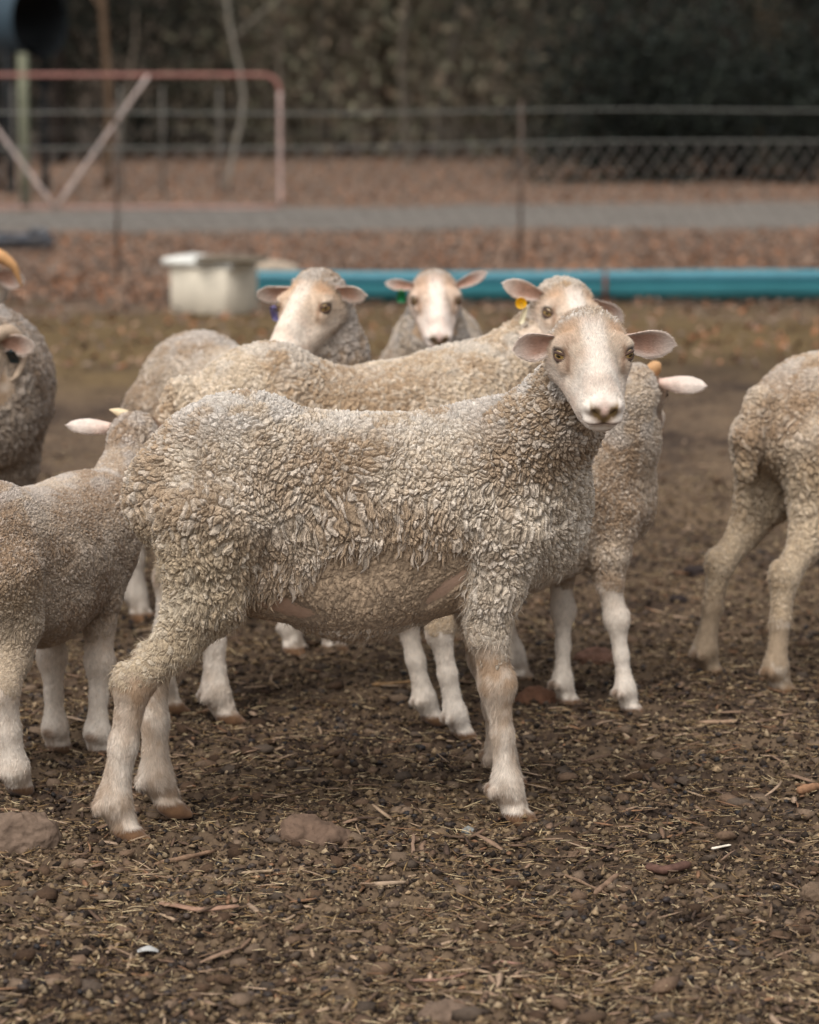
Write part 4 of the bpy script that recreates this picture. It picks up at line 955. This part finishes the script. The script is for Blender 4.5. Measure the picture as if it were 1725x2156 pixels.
# ------------------------------------------------------------------ gate
Yg = 25.0; gp = lambda px, py: at(px, py, Yg)
gx1 = gp(590, 300)[0]; zt, zb = gp(300, 158)[2], gp(300, 437)[2]; gx0 = gx1 - 3.9
gt = empty('farm_gate', (gx0, Yg, 0), 0, 'faded red tubular farm gate with diagonal braces at the upper left', 'gate')
def rel(P): return np.asarray(P, float) - np.array([gx0, Yg, 0])
rr = .14; a_ = np.linspace(0, math.pi / 2, 8)
top = [(gx0, Yg, zt)] + [(gx1 - rr + rr * math.sin(t), Yg, zt - rr + rr * math.cos(t)) for t in a_]
dense = lambda P, m=40: np.stack([np.interp(np.linspace(0, len(P) - 1, m), np.arange(len(P)), np.array(P)[:, k]) for k in range(3)], 1)
GG = Geo(); GG.tube(dense(rel(top), 60), .019, lin((146, 100, 90)), 10); GG.obj('top_rail', M_steel, gt)
GG = Geo(); GG.tube(dense(rel([(gx1, Yg, zt - rr - .001), (gx1, Yg, zb)]), 10), .017, lin((186, 160, 152)), 10); GG.obj('end_post', M_steel, gt)
GG = Geo(); GG.tube(dense(rel([(gx0, Yg, zb), (gx1, Yg, zb)]), 20), .016, lin((160, 128, 118)), 10); GG.obj('bottom_rail', M_steel, gt)
GG = Geo(); GG.tube(dense(rel([(gx0, Yg, zb), (gx0, Yg, zt)]), 20), .024, lin((168, 112, 100)), 10); GG.obj('hinge_post', M_steel, gt)
for a, b in (((118, 437), (313, 160)), ((118, 437), (-90, 160))):
    GG = Geo(); GG.tube(dense(rel([gp(*a) - [0, .03, 0], gp(*b) - [0, .03, 0]]), 10), .017, lin((184, 168, 160)), 10); GG.obj('brace', M_steel, gt)
def wires(GG, A, B, zs, rad, col, sag=.02, m=24):
    for z in zs:
        t = np.linspace(0, 1, m)[:, None]; P_ = np.array(A) * (1 - t) + np.array(B) * t; P_ = np.concatenate([P_, np.full((m, 1), z)], 1)
        P_[:, 2] -= sag * np.sin(np.pi * t[:, 0] * 3) ** 2; GG.tube(P_, rad, lin(col), 5)
# ------------------------------------------------------------------ yard fence
fa = np.array([-1.95, 18.9]); fd = np.array([2.75, 1.5]); A, B = fa - fd * 1.6, fa + fd * 2.6
fe = empty('wire_fence', (fa[0], fa[1], 0), 0, 'wire fence with diamond netting and thin steel posts across the yard', 'fence')
GG = Geo(); sh = lambda P: P - fa
wires(GG, sh(A), sh(B), [1.115, .885], .0052, (122, 122, 116)); wires(GG, sh(A), sh(B), [.43], .004, (140, 138, 134)); GG.obj('wire', M_steel, fe)
GG = Geo(); Lf = np.linalg.norm(B - A); ux = (B - A) / Lf; p_ = .15; nseg = int(.86 / p_ * 2)
for dr in (1, -1):
    for k in range(-8, int(Lf / p_) + 8):
        u0 = k * p_; z = np.linspace(.03, .885, 13); u = u0 + dr * (z - .03) * .85 + .012 * np.sin(z * 42 + dr)
        ok = (u > 0) & (u < Lf)
        if ok.sum() < 2: continue
        GG.tube(np.stack([A[0] - fa[0] + ux[0] * u[ok], A[1] - fa[1] + ux[1] * u[ok] + .003 * dr, z[ok]], 1), .0023, lin((128, 122, 116)), 4, caps=False)
GG.obj('netting', M_steel, fe)
for k in (-1, 0, 1, 2):
    q = fd * k; GG = Geo(); GG.tube(np.array([[q[0], q[1] + .02, -.05], [q[0], q[1] + .02, .6], [q[0], q[1] + .02, 1.18]]), .012, lin((84, 68, 58)), 8); GG.obj('post', M_steel, fe)
# droppers / second fence behind the gate
Y2 = 33.0; xs2 = [at(p, 300, Y2)[0] for p in (30, 255, 343, 463)]
f2 = empty('wire_fence', (xs2[0], Y2, 0), 0, 'old wire fence with thin grey posts behind the gate', 'fence')
GG = Geo(); wires(GG, np.array([-12 - xs2[0], 0]), np.array([1.0 - xs2[0], 0]), [1.0, .75, .5], .003, (90, 88, 84)); GG.obj('wire', M_steel, f2)
for xx in xs2:
    GG = Geo(); GG.tube(np.array([[xx - xs2[0], 0, -.05], [xx - xs2[0], 0, .7], [xx - xs2[0], 0, 1.25]]), .018, lin((96, 92, 86)), 8); GG.obj('post', M_bark, f2)
GG = Geo(); c = at(52, 310, 29.0); zt2 = at(52, 112, 29.0)[2]; GG.tube(np.array([[0, 0, -.05], [0, 0, .8], [0, 0, zt2]]), .052, lin((112, 112, 94)), 10)
o = GG.obj('gate_post', M_bark); o.location = (c[0], 29.0, 0); tag(o, 'round greenish wooden post standing behind the gate', 'post')
# tank on the far left
c = at(84, 50, 33.5); tk = empty('water_tank', (c[0] - .35 * .8, 33.5 + .35 * .6, 0), R(-37), 'dark blue drum with a black open end on a stand, upper left corner', 'tank')
GG = Geo(); zc = c[2] + .05; rt = .46
xa = np.linspace(-.9, .35, 8); GG.tube(np.stack([xa, 0 * xa, np.full(8, zc)], 1), rt, lin((46, 62, 72)), 28, caps=False)
GG.tube(np.stack([xa[::-1] - .002, 0 * xa, np.full(8, zc)], 1), rt - .02, lin((14, 16, 18)), 28, caps=False)
GG.box((-.88, 0, zc), (.02, .6, .6), 0, lin((16, 18, 20))); GG.obj('drum', M_pvc, tk)
for q in (-1, 1):
    for x_ in (-.7, .1):
        GG = Geo(); GG.tube(np.array([[x_, q * .3, -.05], [x_, q * .3, 1], [x_, q * .3, zc - .33]]), .05, lin((36, 38, 40)), 8); GG.obj('leg', M_bark, tk)

# ------------------------------------------------------------------ trees
def tree(name, label, x, y, h, r, col, lean=(0, 0), limbs=6, leafcols=None, nleaf=0, crown=(1.2, 1.2, 1.2), cz=3.0, cat='tree', group=None, wig=.1, leafsize=.05):
    root = empty(name, (x, y, ground_h(np.array([x]), np.array([y]))[0]), 0, label, cat, group)
    G1 = Geo(); z = np.linspace(-.1, h, 16); px_ = lean[0] * z + wig * (noise(np.stack([z, z * 0 + x, z * 0], 1), .9, 3) - .5); py_ = lean[1] * z
    G1.tube(np.stack([px_, py_, z], 1), r * (1 - .65 * z / h), lin(col), 10)
    for k in range(limbs):
        zz = h * (.25 + .65 * rng.random()); a = rng.random() * 6.28; L = h * .28 * (.6 + .6 * rng.random()); t = np.linspace(0, 1, 8)
        bx = np.interp(zz, z, px_); by = np.interp(zz, z, py_)
        G1.tube(np.stack([bx + np.cos(a) * L * t, by + np.sin(a) * L * t, zz + L * t * (.7 + .3 * t) + .05 * np.sin(t * 6)], 1), r * .4 * (1 - .8 * t), lin(col), 6)
    G1.obj('trunk', M_bark, root)
    if nleaf:
        nc = max(6, nleaf // 160); cc = rng.normal(0, .45, (nc, 3)) * crown + [0, 0, cz]
        i = rng.integers(0, nc, nleaf); P_ = cc[i] + rng.normal(0, .22, (nleaf, 3)) * np.array(crown); P_[:, 2] = np.maximum(P_[:, 2], .05)
        nn = nrm(rng.normal(0, 1, (nleaf, 3))); u = nrm(np.cross(nn, rng.normal(0, 1, (nleaf, 3)))); v = np.cross(nn, u); s = (leafsize * (.5 + rng.random(nleaf)))[:, None]
        V = np.stack([P_ - u * s, P_ + v * s * .4, P_ + u * s, P_ - v * s * .4], 1).reshape(-1, 3)
        G2 = Geo(); G2.add(V, np.arange(4 * nleaf).reshape(-1, 4), np.repeat(pick(leafcols, nleaf, .25), 4, 0)); G2.obj('crown', M_leaf, root, smooth=False)
    return root
OL = [(92, 88, 68), (80, 80, 62), (100, 90, 72), (70, 70, 56)]
BR = [(84, 62, 48), (70, 54, 44), (60, 50, 42), (98, 70, 50)]
DG = [(26, 32, 26), (34, 40, 32), (22, 26, 24), (40, 44, 36)]
tree('slender_tree', 'slender brown trunk rising behind the gate', at(228, 300, 36)[0], 36, 6.5, .058, (96, 78, 62), (-.012, 0), 5, BR, 1500, (1.6, 1.2, 1.0), 6.0)
tree('sapling', 'thin pale sapling behind the right end of the gate', at(492, 300, 34)[0], 34, 4.5, .030, (128, 122, 112), (.0, 0), 4, BR, 500, (.9, .8, .7), 4.2, wig=.35)
tree('shrub', 'dark bush at the right beyond the gravel road', at(1330, 380, 37)[0], 37.2, 2.2, .06, (50, 42, 36), (.05, 0), 9, DG, 9000, (1.6, .9, 1.2), 1.1, 'shrub', wig=.3)
tree('shrub', 'black green bush at the right edge beyond the road', at(1715, 380, 36)[0], 36.6, 2.2, .06, (50, 42, 36), (.05, 0), 9, DG, 8000, (1.0, .8, 1.3), 1.1, 'shrub', wig=.3)
tree('shrub', 'dark bush between the other two dark bushes', at(1490, 380, 38)[0], 38.6, 2.0, .06, (50, 42, 36), (.05, 0), 9, DG, 7000, (1.1, .8, 1.2), 1.0, 'shrub', wig=.3)
tree('tree', 'dark leaning trunk above the bushes on the right', at(1560, 300, 40)[0], 40, 6.5, .13, (44, 36, 32), (-.05, 0), 8, DG, 7000, (2.2, 1.6, 1.6), 4.5)
tree('tree', 'dark tree at the upper right corner', at(1690, 300, 41)[0], 41, 6.5, .15, (40, 34, 30), (.03, 0), 8, [(30, 44, 34), (24, 34, 28), (40, 56, 42)], 9000, (2.0, 1.6, 1.8), 4.0)
tree('tree', 'dark tree above the right hand fence wires', at(1250, 300, 43)[0], 43, 6.5, .14, (46, 38, 32), (.06, 0), 10, DG, 8000, (2.4, 1.6, 1.8), 3.8)
tree('tree', 'olive brown tree above the middle of the fence', at(800, 300, 50)[0], 50, 6.5, .13, (60, 48, 40), (.02, 0), 10, OL, 8000, (2.6, 1.6, 1.9), 3.4)
tree('tree', 'black green tree behind the gate at the upper left', at(120, 300, 46)[0], 46, 6.5, .14, (40, 34, 30), (.04, 0), 10, DG, 9000, (2.4, 1.6, 2.0), 3.2)
tree('shrub', 'pale bush added as the lit clearing between the dark bushes on the right', at(1600, 300, 44)[0], 44, 1.8, .05, (120, 108, 90), (0, 0), 8, [(128, 116, 98), (110, 98, 84), (140, 120, 96)], 5000, (.42, .5, 1.5), 1.2, 'shrub', wig=.2, leafsize=.04)  # added bush; its pale leaf colours stand in for a lit clearing
# woodland mass
GG = Geo(); n = 170000; x = rng.uniform(-14, 14, n); y = rng.uniform(47, 60, n) - 7 * sstep(2, 6, x) * rng.random(n); z = rng.random(n) ** .8 * 8
cl = fbm(np.stack([x, y, z], 1), .8, 2, 5); k = (cl > .42) | (z > 3.5); x, y, z, cl = x[k], y[k], z[k], cl[k]; n = len(x)
P_ = np.stack([x, y, z + ground_h(x, y)], 1); nn = nrm(rng.normal(0, 1, (n, 3))); u = nrm(np.cross(nn, rng.normal(0, 1, (n, 3)))); v = np.cross(nn, u); s = (.045 + .08 * rng.random(n))[:, None]
V = np.stack([P_ - u * s, P_ + v * s * .5, P_ + u * s, P_ - v * s * .5], 1).reshape(-1, 3)
rgt = sstep(1.0, 3.5, x + rng.normal(0, .6, n))[:, None]; lft = sstep(-2.5, -5, x + rng.normal(0, .6, n))[:, None]
c = pick([(122, 112, 94), (112, 108, 88), (104, 102, 84), (126, 110, 92), (110, 104, 88)], n, .10); dk = pick(DG + [(70, 62, 52), (60, 56, 46)], n, .2)
m_ = np.clip(rgt + lft, 0, 1); c = c * (1 - m_) + dk * m_
GG.add(V, np.arange(4 * n).reshape(-1, 4), np.repeat(c, 4, 0))
for k in range(130):
    x_ = rng.uniform(-12, 12); y_ = rng.uniform(46, 60); h_ = rng.uniform(4, 7.5); z_ = np.linspace(-.2, h_, 8)
    GG.tube(np.stack([x_ + rng.normal(0, .12) * z_ + .08 * np.sin(z_ * 1.5 + k), np.full(8, y_), z_], 1), rng.uniform(.02, .09) * (1 - .7 * z_ / h_), lin((92, 84, 74)) * rng.uniform(.4, 1.6), 6, caps=False)
tag(GG.obj('woodland', M_leaf, None, smooth=False), 'dark brown and olive woodland filling the background', 'woodland', kind='stuff')
print('done', time.time() - T0, sum(len(o.data.polygons) for o in sc.objects if o.type == 'MESH'))
